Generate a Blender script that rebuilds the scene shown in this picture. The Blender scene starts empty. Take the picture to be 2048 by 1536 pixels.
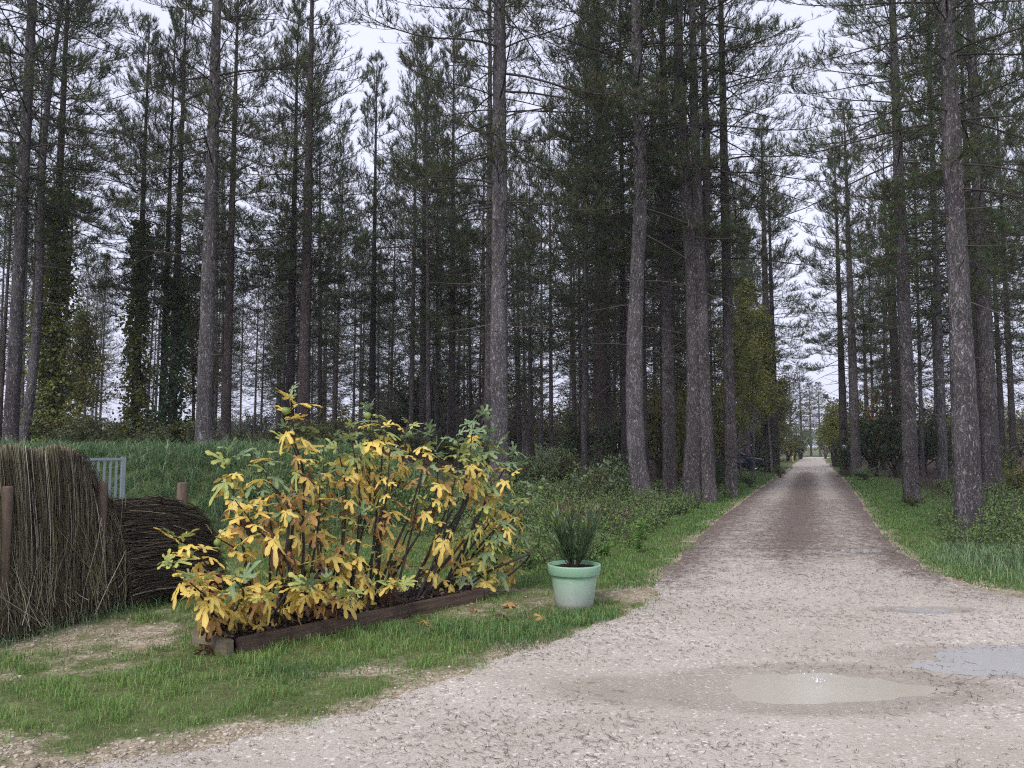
import bpy, math, random
import numpy as np
from mathutils import Matrix, Vector

R = math.radians
scene = bpy.context.scene
COL = scene.collection

# ------------------------------------------------------------------ camera
CAM_H, FPX, PITCH = 1.6, 1577.0, R(4.5)
cam_d = bpy.data.cameras.new('camera')
cam = bpy.data.objects.new('camera', cam_d); COL.objects.link(cam)
cam.location = (0, 0, CAM_H)
cam.rotation_euler = (R(90) + PITCH, 0, 0)
cam_d.sensor_width = 36.0
cam_d.lens = 36.0 * FPX / 2048.0
cam_d.clip_start, cam_d.clip_end = 0.05, 2000
scene.camera = cam

# ------------------------------------------------------------------ world, sun, exposure
SUN_EL, SUN_ROT = R(46), R(205)
world = bpy.data.worlds.new('World'); scene.world = world; world.use_nodes = True
wn, wl = world.node_tree.nodes, world.node_tree.links
wn.clear()
sky = wn.new('ShaderNodeTexSky'); sky.sky_type = 'NISHITA'; sky.sun_disc = False
sky.sun_elevation = SUN_EL; sky.sun_rotation = SUN_ROT
sky.air_density = 1.0; sky.dust_density = 4.0; sky.ozone_density = 1.0
hs = wn.new('ShaderNodeHueSaturation'); hs.inputs['Saturation'].default_value = 0.3
mixw = wn.new('ShaderNodeMixRGB'); mixw.inputs['Fac'].default_value = 0.72
mixw.inputs['Color2'].default_value = (7.3, 7.55, 9.6, 1)       # even cloud deck
tcw = wn.new('ShaderNodeTexCoord'); nzw = wn.new('ShaderNodeTexNoise')
nzw.inputs['Scale'].default_value = 2.2; nzw.inputs['Detail'].default_value = 4
rpw = wn.new('ShaderNodeMapRange'); rpw.inputs['To Min'].default_value = 0.86; rpw.inputs['To Max'].default_value = 1.1
mulw = wn.new('ShaderNodeMixRGB'); mulw.blend_type = 'MULTIPLY'; mulw.inputs['Fac'].default_value = 1
bg = wn.new('ShaderNodeBackground'); bg.inputs['Strength'].default_value = 0.090
wo = wn.new('ShaderNodeOutputWorld')
wl.new(sky.outputs[0], hs.inputs['Color']); wl.new(hs.outputs[0], mixw.inputs['Color1'])
wl.new(tcw.outputs['Generated'], nzw.inputs['Vector']); wl.new(nzw.outputs[0], rpw.inputs['Value'])
wl.new(mixw.outputs[0], mulw.inputs['Color1']); wl.new(rpw.outputs[0], mulw.inputs['Color2'])
wl.new(mulw.outputs[0], bg.inputs['Color']); wl.new(bg.outputs[0], wo.inputs['Surface'])
sun_d = bpy.data.lights.new('sun', 'SUN'); sun_d.energy = 1.5; sun_d.angle = R(20); sun_d.color = (1.0, 0.97, 0.93)
sun = bpy.data.objects.new('sun', sun_d); COL.objects.link(sun)
sun.rotation_euler = (R(90) - SUN_EL, 0, R(180) - SUN_ROT + R(0))
scene.view_settings.view_transform = 'Standard'; scene.view_settings.look = 'None'
scene.view_settings.exposure = 0.78; scene.view_settings.gamma = 1.0
scene.cycles.use_denoising = False; scene.render.filter_size = 1.15
scene.cycles.pixel_filter_type = 'BLACKMAN_HARRIS'; scene.cycles.filter_width = 1.15
scene.cycles.denoising_prefilter = 'FAST'
scene.cycles.use_adaptive_sampling = True; scene.cycles.adaptive_threshold = 0.02
scene.cycles.max_bounces = 5; scene.cycles.diffuse_bounces = 3; scene.cycles.glossy_bounces = 2
scene.cycles.transmission_bounces = 3; scene.cycles.volume_bounces = 0; scene.cycles.caustics_reflective = False
scene.cycles.caustics_refractive = False

# ------------------------------------------------------------------ geometry helpers
def ground(px, py, z=0.0):
    """ground point that projects to a photo pixel (2048 x 1536)"""
    a = np.array([(px - 1024) / FPX, 1.0, -(py - 768) / FPX])
    y = a[1] * math.cos(PITCH) - a[2] * math.sin(PITCH)
    zz = a[1] * math.sin(PITCH) + a[2] * math.cos(PITCH)
    t = (z - CAM_H) / zz
    return np.array([a[0] * t, y * t, z])
def atdepth(px, py, Y):
    a = np.array([(px - 1024) / FPX, 1.0, -(py - 768) / FPX])
    y = a[1] * math.cos(PITCH) - a[2] * math.sin(PITCH)
    zz = a[1] * math.sin(PITCH) + a[2] * math.cos(PITCH)
    t = Y / y
    return np.array([a[0] * t, Y, CAM_H + zz * t])
def smooth(a, b, x):
    t = np.clip((np.asarray(x, float) - a) / (b - a), 0, 1)
    return t * t * (3 - 2 * t)
def unit(v):
    return v / np.maximum(np.linalg.norm(v, axis=-1, keepdims=True), 1e-9)
def vnoise(x, y, seed=0):
    x = np.asarray(x, float); y = np.asarray(y, float)
    xi, yi = np.floor(x).astype(np.int64), np.floor(y).astype(np.int64)
    fx, fy = x - xi, y - yi
    fx = fx * fx * (3 - 2 * fx); fy = fy * fy * (3 - 2 * fy)
    def h(i, j):
        n = (i * 374761393 + j * 668265263 + seed * 1442695041) & 0xFFFFFFFF
        n = ((n ^ (n >> 13)) * 1274126177) & 0xFFFFFFFF
        return ((n ^ (n >> 16)) & 0xFFFF) / 65535.0
    a = h(xi, yi) * (1 - fx) + h(xi + 1, yi) * fx
    b = h(xi, yi + 1) * (1 - fx) + h(xi + 1, yi + 1) * fx
    return (a * (1 - fy) + b * fy) * 2 - 1
def fbm(x, y, seed=0, o=3):
    s, a, f = 0, 1, 1
    for k in range(o):
        s = s + a * vnoise(x * f + 17.3 * k, y * f - 9.1 * k, seed + k); a *= .5; f *= 2.03
    return s / 1.75

class MB:
    """collects shapes, builds ONE mesh"""
    def __init__(s): s.V, s.F, s.C, s.M, s.n = [], [], [], [], 0
    def add(s, V, F, c=None, m=0):
        V = np.asarray(V, float).reshape(-1, 3); F = np.asarray(F, np.int64)
        if len(V) == 0 or len(F) == 0: return
        s.V.append(V); s.F.append(F + s.n); s.n += len(V)
        if c is None: c = np.full((len(V), 4), .5)
        c = np.asarray(c, float)
        if c.ndim == 1 and len(c) == 4 and len(V) != 4: c = np.tile(c, (len(V), 1))
        elif c.ndim == 1: c = np.stack([c, c, c, c], 1)
        s.C.append(c); s.M.append(np.full(len(F), m, np.int32))
    def mesh(s, name, mats, smoothed=False):
        V = np.concatenate(s.V)
        me = bpy.data.meshes.new(name)
        me.vertices.add(len(V)); me.vertices.foreach_set('co', V.astype(np.float32).ravel())
        tot = np.concatenate([np.full(len(f), f.shape[1], np.int32) for f in s.F])
        idx = np.concatenate([f.ravel() for f in s.F]).astype(np.int32)
        st = np.concatenate([[0], np.cumsum(tot)[:-1]]).astype(np.int32)
        me.loops.add(len(idx)); me.loops.foreach_set('vertex_index', idx)
        me.polygons.add(len(tot)); me.polygons.foreach_set('loop_start', st)
        me.polygons.foreach_set('material_index', np.concatenate(s.M))
        if smoothed: me.polygons.foreach_set('use_smooth', np.ones(len(tot), bool))
        at = me.color_attributes.new('Col', 'FLOAT_COLOR', 'POINT')
        at.data.foreach_set('color', np.concatenate(s.C).astype(np.float32).ravel())
        for m in (mats if isinstance(mats, (list, tuple)) else [mats]): me.materials.append(m)
        me.update(calc_edges=True); me.validate()
        return me
    def build(s, name, mats, parent=None, smoothed=False):
        return link(name, s.mesh(name, mats, smoothed), parent)
def link(name, me, parent=None):
    o = bpy.data.objects.new(name, me); COL.objects.link(o)
    if parent is not None: o.parent = parent
    return o
def tag(o, label=None, cat=None, group=None, kind=None):
    if label: o['label'] = label
    if cat: o['category'] = cat
    if group: o['group'] = group
    if kind: o['kind'] = kind
    return o
def empty(name, loc, rz=0.0, s=1.0):
    o = bpy.data.objects.new(name, None); COL.objects.link(o); o.empty_display_size = .2
    o.location = [float(v) for v in loc]; o.rotation_euler = (0, 0, float(rz)); o.scale = (s, s, s)
    return o

def tubes(P, Rr, S=4, cap=False):
    """P (N,K,3), Rr (N,K): vectorised tapered tubes"""
    P = np.asarray(P, float); Rr = np.asarray(Rr, float); N, K, _ = P.shape
    T = unit(np.gradient(P, axis=1))
    ref = np.where(np.abs(T[..., 2:3]) > .9, np.array([1., 0, 0]), np.array([0, 0, 1.]))
    U = unit(np.cross(T, ref)); W = np.cross(T, U)
    a = np.arange(S) * 2 * np.pi / S
    V = P[:, :, None] + Rr[:, :, None, None] * (np.cos(a)[:, None] * U[:, :, None] + np.sin(a)[:, None] * W[:, :, None])
    i = np.arange(N * K * S).reshape(N, K, S); j = np.roll(i, -1, 2)
    F = np.stack([i[:, :-1], j[:, :-1], j[:, 1:], i[:, 1:]], -1).reshape(-1, 4)
    return V.reshape(-1, 3), F
def perp(D, rng):
    r = rng.normal(size=D.shape); r -= (r * D).sum(-1, keepdims=True) * D
    return unit(r)
def blades_tri(B, D, L, W, rng):
    """single thin triangles"""
    n = len(B); s = perp(D, rng) * (W[:, None] * .5)
    V = np.stack([B - s, B + s, B + D * L[:, None]], 1).reshape(-1, 3)
    return V, np.arange(3 * n).reshape(n, 3)
def leaves(B, D, L, W, rng, fold=.25, N=None):
    """pointed folded leaves: 4 points, 2 triangles"""
    n = len(B); s = perp(D, rng) if N is None else unit(np.cross(D, N)); nn = np.cross(D, s)
    m = B + D * (L * .45)[:, None]
    lift = nn * (W * fold)[:, None]
    V = np.stack([B, m + s * (W * .5)[:, None] + lift, B + D * L[:, None], m - s * (W * .5)[:, None] + lift], 1).reshape(-1, 3)
    i = np.arange(4 * n).reshape(n, 4)
    return V, np.concatenate([i[:, [0, 1, 2]], i[:, [0, 2, 3]]])
def grass_blades(B, L, W, rng, lean=.5, dirn=None):
    """bent blades: 5 points"""
    n = len(B); az = rng.uniform(0, 2 * np.pi, n)
    h = np.stack([np.cos(az), np.sin(az), np.zeros(n)], 1)
    if dirn is not None: h = unit(h * .8 + dirn)
    s = np.stack([-h[:, 1], h[:, 0], np.zeros(n)], 1)
    tw = rng.uniform(-1, 1, n)[:, None]; s = unit(s + h * tw)
    k = (lean * rng.uniform(.25, 1.3, n))[:, None]
    up = np.array([0, 0, 1.])
    m = B + (up * (1 - .25 * k) + h * k * .35) * (L * .55)[:, None]
    t = B + (up * np.maximum(1 - .75 * k, .12) + h * k) * L[:, None]
    w = (W * .5)[:, None]
    V = np.stack([B - s * w, B + s * w, m + s * w * .8, m - s * w * .8, t], 1).reshape(-1, 3)
    i = np.arange(5 * n).reshape(n, 5)
    return V, np.concatenate([i[:, [0, 1, 2]], i[:, [0, 2, 3]], i[:, [3, 2, 4]]])
def box(cx, cy, cz, sx, sy, sz):
    v = np.array([[x, y, z] for x in (-.5, .5) for y in (-.5, .5) for z in (-.5, .5)]) * [sx, sy, sz] + [cx, cy, cz]
    return v, np.array([[0, 1, 3, 2], [4, 6, 7, 5], [0, 4, 5, 1], [2, 3, 7, 6], [0, 2, 6, 4], [1, 5, 7, 3]])
def lathe(prof, S=32):
    prof = np.asarray(prof, float); K = len(prof); a = np.arange(S) * 2 * np.pi / S
    V = np.stack([prof[:, None, 0] * np.cos(a), prof[:, None, 0] * np.sin(a), np.repeat(prof[:, 1:2], S, 1)], -1)
    i = np.arange(K * S).reshape(K, S); j = np.roll(i, -1, 1)
    return V.reshape(-1, 3), np.stack([i[:-1], j[:-1], j[1:], i[1:]], -1).reshape(-1, 4)
def rep(c, k):
    return np.repeat(np.asarray(c), k, axis=0)

# ------------------------------------------------------------------ materials
class NT:
    def __init__(s, name):
        s.m = bpy.data.materials.new(name); s.m.use_nodes = True
        s.t = s.m.node_tree; s.t.nodes.clear()
        s.out = s.t.nodes.new('ShaderNodeOutputMaterial')
    def n(s, typ, ins=None, **kw):
        nd = s.t.nodes.new(typ)
        for k, v in kw.items(): setattr(nd, k, v)
        for k, v in (ins or {}).items():
            if isinstance(v, bpy.types.NodeSocket): s.t.links.new(v, nd.inputs[k])
            else: nd.inputs[k].default_value = v
        return nd
    def noise(s, scale, detail=4, rough=.55, vec=None, dist=0.0):
        i = {'Scale': scale, 'Detail': detail, 'Roughness': rough, 'Distortion': dist}
        if vec is not None: i['Vector'] = vec
        return s.n('ShaderNodeTexNoise', i).outputs[0]
    def mapr(s, v, a, b, c=0.0, d=1.0):
        return s.n('ShaderNodeMapRange', {'Value': v, 'From Min': a, 'From Max': b, 'To Min': c, 'To Max': d}).outputs[0]
    def mix(s, f, a, b, bt='MIX'):
        return s.n('ShaderNodeMixRGB', {'Fac': f, 'Color1': a, 'Color2': b}, blend_type=bt).outputs[0]
    def math(s, op, a, b=0.0):
        return s.n('ShaderNodeMath', {0: a, 1: b}, operation=op).outputs[0]
    def coords(s, scale=(1, 1, 1), kind='Object'):
        tc = s.n('ShaderNodeTexCoord')
        return s.n('ShaderNodeMapping', {'Vector': tc.outputs[kind], 'Scale': scale}).outputs[0]
    def attr(s):
        a = s.n('ShaderNodeAttribute', attribute_name='Col')
        sp = s.n('ShaderNodeSeparateColor', {'Color': a.outputs['Color']})
        return a.outputs['Color'], sp.outputs[0], sp.outputs[1], sp.outputs[2]
    def rnd(s): return s.n('ShaderNodeObjectInfo').outputs['Random']
    def bump(s, h, strength=.5, dist=.02):
        return s.n('ShaderNodeBump', {'Height': h, 'Strength': strength, 'Distance': dist}).outputs[0]
    def fin(s, col, rough=.7, normal=None, spec=.3, trans=0.0, tcol=None, metal=0.0, coat=0.0):
        i = {'Base Color': col, 'Roughness': rough, 'Specular IOR Level': spec, 'Metallic': metal, 'Coat Weight': coat}
        if normal is not None: i['Normal'] = normal
        p = s.n('ShaderNodeBsdfPrincipled', i).outputs[0]
        if trans > 0:
            tr = s.n('ShaderNodeBsdfTranslucent', {'Color': tcol if tcol is not None else col}).outputs[0]
            p = s.n('ShaderNodeMixShader', {0: trans, 1: p, 2: tr}).outputs[0]
        s.t.links.new(p, s.out.inputs['Surface'])
        return s.m
def c4(r, g, b): return (r, g, b, 1.0)

def leaf_mat(name, a, b, dead=None, trans=.3, rough=.5, spec=.35):
    """two pigments mixed by the per-leaf value, third for withered ones"""
    t = NT(name); colr, r, g, bb = t.attr()
    c = t.mix(r, a, b)
    c = t.mix(t.math('MULTIPLY', t.rnd(), .35), c, b)
    if dead is not None: c = t.mix(t.mapr(g, .86, .96), c, dead)
    return t.fin(c, rough, None, spec, trans)
def bark_mat(name, dark, light, moss=None, fine=1.0):
    t = NT(name)
    v = t.coords((1, 1, .34))
    vo = t.n('ShaderNodeTexVoronoi', {'Vector': v, 'Scale': 26 * fine, 'Randomness': 1.0}, feature='F1').outputs[0]
    n1 = t.noise(12 * fine, 7, .74, v, 1.8); n2 = t.noise(2.2, 3, .5, t.coords((1, 1, .5)))
    n3 = t.noise(70, 4, .6, t.coords((1, 1, .45)))
    rid = t.math('ABSOLUTE', t.math('SUBTRACT', n1, .5))
    h = t.math('ADD', t.mapr(rid, 0, .16), t.math('MULTIPLY', vo, -.35))
    k = t.math('ADD', t.mapr(h, .0, .85), t.math('MULTIPLY', t.math('SUBTRACT', n2, .5), .7))
    c = t.mix(t.mapr(k, 0, 1), dark, light)
    c = t.mix(t.mapr(n3, .56, .72, 0, .5), c, t.mix(.5, c, c4(.55, .52, .53)))
    c = t.mix(t.math('MULTIPLY', t.rnd(), .3), c, t.mix(.55, c, c4(.09, .07, .065)))
    if moss is not None:
        c = t.mix(t.mapr(t.noise(3, 4, .6, t.coords((1, 1, .4))), .5, .7, 0, .6), c, moss)
    return t.fin(c, .9, t.bump(h, 1.0, .035), .15)

M = {}
M['bark'] = bark_mat('bark_grey', c4(.058, .05, .053), c4(.50, .455, .47))
M['bark_pale'] = bark_mat('bark_pale_grey', c4(.085, .075, .08), c4(.64, .60, .62))
M['bark_dark'] = bark_mat('bark_dark', c4(.036, .029, .031), c4(.28, .24, .245))
M['bark_red'] = bark_mat('bark_reddish', c4(.055, .04, .04), c4(.40, .315, .31))
M['deadwood'] = NT('dead_twig_wood'); _t = M['deadwood']
M['deadwood'] = _t.fin(_t.mix(_t.attr()[1], c4(.035, .029, .027), c4(.12, .10, .088)), .9, None, .1)
def needle_mat():
    t = NT('pine_needles'); _, r, g, b = t.attr()
    c = t.mix(r, c4(.040, .072, .030), c4(.115, .168, .058))
    c = t.mix(t.mapr(t.rnd(), .0, 1, 0, .6), c, c4(.075, .08, .038))
    c = t.mix(t.mapr(g, .88, .97), c, c4(.14, .085, .035))
    return t.fin(c, .55, None, .25, .25)
M['needles'] = needle_mat()
M['needles_bright'] = leaf_mat('pine_needles_bright', c4(.05, .09, .03), c4(.11, .17, .05), None, .25)
M['ivy'] = leaf_mat('ivy_leaves', c4(.05, .08, .02), c4(.18, .20, .045), c4(.22, .20, .04), .3)
M['ivy_deep'] = leaf_mat('ivy_leaves_deep', c4(.02, .045, .018), c4(.07, .13, .045), None, .2)
M['birch_leaf'] = leaf_mat('birch_leaves', c4(.12, .17, .04), c4(.24, .245, .055), c4(.36, .25, .05), .35)
M['oak_leaf'] = leaf_mat('oak_leaves', c4(.075, .105, .03), c4(.19, .19, .05), c4(.30, .19, .05), .3)
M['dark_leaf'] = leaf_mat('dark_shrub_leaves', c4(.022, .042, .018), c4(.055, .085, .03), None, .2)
M['mid_leaf'] = leaf_mat('mid_shrub_leaves', c4(.06, .085, .04), c4(.13, .155, .065), c4(.17, .12, .06), .3)
M['pale_leaf'] = leaf_mat('pale_shrub_leaves', c4(.10, .15, .08), c4(.20, .27, .13), None, .3)
M['yellow_leaf'] = leaf_mat('yellow_leaves', c4(.42, .27, .03), c4(.60, .40, .05), None, .35)
M['red_leaf'] = leaf_mat('red_leaves', c4(.14, .03, .02), c4(.24, .07, .04), None, .3)
M['bramble'] = leaf_mat('bramble_leaves', c4(.065, .13, .038), c4(.17, .25, .075), c4(.22, .14, .06), .3)
M['weed'] = leaf_mat('weed_leaves', c4(.10, .21, .045), c4(.17, .30, .07), None, .3)
M['grass'] = leaf_mat('grass_blades', c4(.07, .165, .035), c4(.20, .33, .085), c4(.36, .30, .13), .3, .5)
M['grass_cool'] = leaf_mat('long_grass_blades', c4(.075, .155, .068), c4(.21, .32, .15), c4(.38, .34, .2), .3, .45)
M['grass_dark'] = leaf_mat('lush_grass_blades', c4(.045, .12, .035), c4(.125, .235, .075), c4(.25, .2, .1), .25, .45)
M['oleander'] = leaf_mat('oleander_leaves', c4(.025, .062, .03), c4(.07, .125, .055), c4(.12, .17, .04), .15, .4, .5)
M['stem'] = NT('plant_stem').fin(c4(.055, .045, .025), .8, None, .2)
M['fig_bark'] = NT('fig_bark'); _t = M['fig_bark']
M['fig_bark'] = _t.fin(_t.mix(_t.noise(9, 4), c4(.018, .014, .013), c4(.075, .060, .055)), .8, _t.bump(_t.noise(60, 3), .4, .004), .25)

# ------------------------------------------------------------------ the lie of the land
RD = unit(np.array([.378, 1.0])); RN = np.array([RD[1], -RD[0]])         # road direction, its right-hand normal
RC = ground(1602, 1000)[:2]
def road_v(x, y): return (x - RC[0]) * RN[0] + (y - RC[1]) * RN[1]
def road_u(x, y): return (x - RC[0]) * RD[0] + (y - RC[1]) * RD[1]
LPX = [(1611, 913.8), (1601, 918), (1580, 934), (1560, 950), (1527, 973), (1487, 1001), (1430, 1045), (1372, 1100), (1322, 1150), (1308, 1195),
       (1232, 1240), (1110, 1284), (965, 1330), (840, 1380), (640, 1446), (400, 1496), (90, 1542)]
RPX = [(1690, 913.4), (1645, 916), (1652, 925), (1690, 960), (1722, 1000), (1750, 1050), (1792, 1100), (1872, 1148), (1960, 1178), (2060, 1200), (2400, 1240)]
left = [ground(*p)[:2] for p in LPX]; right = [ground(*p)[:2] for p in RPX]
POLY = np.array(left + [np.array([-5.5, 1.5]), np.array([-6, -6]), np.array([12, -6]), np.array([14, 5.6])] + right[::-1])
def sdf_poly(x, y, poly=POLY):
    x = np.asarray(x, float).ravel(); y = np.asarray(y, float).ravel()
    d = np.full(x.shape, 1e9); inside = np.zeros(x.shape, bool)
    A, B = poly, np.roll(poly, -1, 0)
    for a, b in zip(A, B):
        e = b - a; wx, wy = x - a[0], y - a[1]
        t = np.clip((wx * e[0] + wy * e[1]) / max(e @ e, 1e-9), 0, 1)
        d = np.minimum(d, (wx - t * e[0]) ** 2 + (wy - t * e[1]) ** 2)
        c = ((a[1] <= y) != (b[1] <= y)) & (wx < e[0] * (y - a[1]) / (b[1] - a[1] if b[1] != a[1] else 1e-9))
        inside ^= c
    d = np.sqrt(d)
    return np.where(inside, -d, d)
def hgt(x, y):
    x = np.asarray(x, float); y = np.asarray(y, float)
    hb = 1.42 - 1.07 * smooth(-4.2, .4, x)
    b = hb * smooth(12.4, 15.6, y + .35 * vnoise(x * .6, y * .1, 5)) * smooth(3.2, 8.5, -road_v(x, y))
    b = b * (1 - .75 * smooth(55, 90, y))
    far = .04 * fbm(x * .3, y * .3, 3) * smooth(9, 16, y)
    near = .012 * fbm(x * 2.1, y * 2.1, 8)
    swell = .25 * smooth(3.0, 8.0, road_v(x, y)) * smooth(8, 15, y)
    return b + far + near + swell
PUD = [(2.0, 5.38, 1.0, .46, .030, .10), (4.55, 5.95, 1.45, .46, .05, -.10), (4.02, 7.85, .42, .14, .03, 0), (5.4, 12.3, .5, .35, .03, 0)]
def pud_e(x, y):
    e = []
    for cx, cy, a, b, d, rot in PUD:
        X, Y = x - cx, y - cy
        u, v = X * math.cos(rot) + Y * math.sin(rot), -X * math.sin(rot) + Y * math.cos(rot)
        e.append(np.sqrt((u / a) ** 2 + (v / b) ** 2))
    return np.array(e)

def polar():
    th = np.concatenate([np.arange(-180, -48, 6), np.arange(-48, -36, 1.5), np.arange(-36, 40, .25), np.arange(40, 60, 2), np.arange(60, 180, 6)])
    r = [.6, 1.2, 1.8]; 
    while r[-1] < 120: r.append(r[-1] * 1.0125 if r[-1] > 2.5 else r[-1] + .2)
    while r[-1] < 900: r.append(r[-1] * 1.12)
    r = np.array(r); T, RR = np.meshgrid(np.radians(th), r)
    return RR * np.sin(T), RR * np.cos(T)
GX, GY = polar()
gs = GX.shape
SD = sdf_poly(GX, GY).reshape(gs)
EDGE = SD + .13 * fbm(GX * 3, GY * 3, 21) * smooth(30, 8, GY) + .05 * fbm(GX * 11, GY * 11, 22) * smooth(16, 6, GY)

# where grass grows: 1 lush, 0 bare
def grassness(x, y, sd=None):
    x = np.asarray(x, float); y = np.asarray(y, float)
    if sd is None: sd = sdf_poly(x, y).reshape(x.shape)
    n = .9 * fbm(x * .9, y * .9, 31) + .9 * fbm(x * 3.1, y * 3.1, 32) + .4 * fbm(x * 8, y * 8, 33)
    g = smooth(-.05, .5, sd) * .55 + .42 + n * .6
    # thin gravelly strip by the road at the near left, dense patch in front of the planter and by the pot
    strip = smooth(1.5, .2, sd) * smooth(.6, -1.2, x) * smooth(7.5, 6.2, y)
    g = g - .42 * strip
    bare = np.exp(-(((x + 3.3) / 1.1) ** 2 + ((y - 6.75) / .42) ** 2)) + .7 * np.exp(-(((x + 3.4) / .8) ** 2 + ((y - 5.6) / .25) ** 2)) + .45 * np.exp(-(((x + 1.2) / 1.0) ** 2 + ((y - 9.3) / .6) ** 2)) + .35 * np.exp(-(((x - 1.25) / .9) ** 2 + ((y - 8.7) / .2) ** 2)) + .8 * np.exp(-(((x + 1.35) / .5) ** 2 + ((y - 5.7) / .16) ** 2))
    g = g - .6 * bare
    lush = np.exp(-(((x - .75) / .75) ** 2 + ((y - 7.35) / .45) ** 2)) + .8 * np.exp(-(((x + .6) / .9) ** 2 + ((y - 6.9) / .3) ** 2)) + .6 * np.exp(-(((x + 1.9) / .9) ** 2 + ((y - 5.5) / .35) ** 2)) + .5 * np.exp(-(((x + 3.0) / 1.2) ** 2 + ((y - 5.05) / .6) ** 2)) + .4 * np.exp(-(((x + 1.3) / .8) ** 2 + ((y - 5.2) / .35) ** 2))
    g = g + 1.0 * lush * smooth(.02, .3, sd)
    verge = smooth(9.5, 11, y) * smooth(.05, .45, sd)
    g = g + .5 * verge
    return np.clip(g, 0, 1)
FOREST = lambda x, y: smooth(2.2, 4.5, np.abs(road_v(x, y)) - .6) * smooth(14.5, 19, y)

# ------------------------------------------------------------------ ground and road
def ground_mat():
    t = NT('ground_soil_and_gravel'); _, g, f, w = t.attr()
    p = t.coords()
    vo = t.n('ShaderNodeTexVoronoi', {'Vector': p, 'Scale': 42}); 
    st = t.n('ShaderNodeSeparateColor', {'Color': vo.outputs['Color']}).outputs[0]
    gravel = t.mix(st, c4(.20, .155, .105), c4(.52, .45, .34))
    gravel = t.mix(t.mapr(t.noise(3, 4, .6, p), .35, .7, 0, .7), gravel, c4(.20, .165, .10))
    soil = t.mix(t.noise(9, 6, .65, p), c4(.035, .028, .018), c4(.11, .085, .05))
    moss = t.mix(t.noise(28, 6, .75, p), c4(.04, .065, .016), c4(.13, .16, .055))
    moss = t.mix(t.mapr(t.noise(90, 3, .6, p), .58, .72, 0, .7), moss, c4(.26, .21, .13))
    gm = t.mapr(t.math('ADD', g, t.math('MULTIPLY', t.math('SUBTRACT', t.noise(9, 6, .75, p), .5), 1.5)), .42, .95)
    c = t.mix(gm, gravel, moss)
    litter = t.mix(t.noise(30, 5, .7, p), c4(.022, .016, .012), c4(.085, .055, .036))
    c = t.mix(t.mapr(t.math('ADD', f, t.math('MULTIPLY', t.math('SUBTRACT', t.noise(2, 4, .6, p), .5), .5)), .3, .7), c, litter)
    c = t.mix(t.mapr(t.noise(2.3, 5, .6, p), .55, .75, 0, .4), c, soil)
    h = t.math('ADD', t.math('MULTIPLY', vo.outputs['Distance'], -.6), t.noise(60, 5, .6, p))
    return t.fin(c, .9, t.bump(h, .8, .012), .15)
def road_mat():
    t = NT('gravel_road'); _, lit, wet, tr = t.attr()
    p = t.coords()
    vo = t.n('ShaderNodeTexVoronoi', {'Vector': p, 'Scale': 55}); vo2 = t.n('ShaderNodeTexVoronoi', {'Vector': p, 'Scale': 140})
    st = t.n('ShaderNodeSeparateColor', {'Color': vo.outputs['Color']}).outputs[0]
    st2 = t.n('ShaderNodeSeparateColor', {'Color': vo2.outputs['Color']}).outputs[0]
    sand = t.mix(t.noise(1.3, 5, .6, p), c4(.34, .295, .25), c4(.50, .45, .39))
    c = t.mix(t.mapr(st2, .55, 1, 0, .5), sand, c4(.68, .63, .57))
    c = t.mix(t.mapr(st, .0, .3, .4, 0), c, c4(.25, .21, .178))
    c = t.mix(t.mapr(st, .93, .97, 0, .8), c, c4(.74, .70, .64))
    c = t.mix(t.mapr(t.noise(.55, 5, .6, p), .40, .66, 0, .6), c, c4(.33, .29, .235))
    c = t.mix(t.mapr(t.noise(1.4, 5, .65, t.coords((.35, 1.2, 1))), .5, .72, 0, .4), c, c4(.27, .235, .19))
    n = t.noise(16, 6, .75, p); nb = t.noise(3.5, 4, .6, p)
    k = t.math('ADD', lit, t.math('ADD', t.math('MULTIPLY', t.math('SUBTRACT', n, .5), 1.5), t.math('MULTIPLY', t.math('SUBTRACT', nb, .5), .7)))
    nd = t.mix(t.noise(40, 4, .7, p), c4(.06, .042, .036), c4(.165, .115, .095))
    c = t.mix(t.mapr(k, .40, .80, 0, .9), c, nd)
    wn_ = t.math('ADD', wet, t.math('MULTIPLY', t.math('SUBTRACT', t.noise(5, 5, .6, p), .5), .55))
    wk = t.mapr(wn_, .3, .62)
    c = t.mix(t.math('MULTIPLY', wk, .5), c, t.mix(.5, c, c4(.17, .135, .085), 'MIX'))
    rough = t.mapr(wk, 0, 1, .85, .40)
    h = t.math('ADD', t.math('MULTIPLY', vo.outputs['Distance'], -.5), t.math('MULTIPLY', vo2.outputs['Distance'], -.4))
    h = t.math('ADD', h, t.math('MULTIPLY', t.noise(9, 6, .7, p), .9))
    return t.fin(c, rough, t.bump(h, .6, .012), .35)
M['ground'] = ground_mat(); M['road'] = road_mat()

def grid_faces(keep=None):
    n0, n1 = gs; i = np.arange(n0 * n1).reshape(gs)
    j = np.roll(i, -1, 1)
    F = np.stack([i[:-1], i[1:], j[1:], j[:-1]], -1)
    if keep is not None:
        k = np.roll(keep, -1, 1); kk = keep[:-1] | keep[1:] | k[:-1] | k[1:]
        F = F[kk]
    return F.reshape(-1, 4)
gz = hgt(GX, GY) - .10 * smooth(.02, .30, -EDGE)
gcol = np.stack([grassness(GX, GY, SD), FOREST(GX, GY), np.zeros(gs), np.ones(gs)], -1).reshape(-1, 4)
mb = MB(); V = np.stack([GX, GY, gz], -1).reshape(-1, 3); F = grid_faces()
mb.add(np.vstack([V, [[0, 0, -.1]]]), F, np.vstack([gcol, [[0, 0, 0, 1]]]))
n1 = gs[1]; ii = np.arange(n1); mb.F.append(np.stack([np.full(n1, len(V)), ii, np.roll(ii, -1)], 1)); mb.M.append(np.zeros(n1, np.int32))
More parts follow.
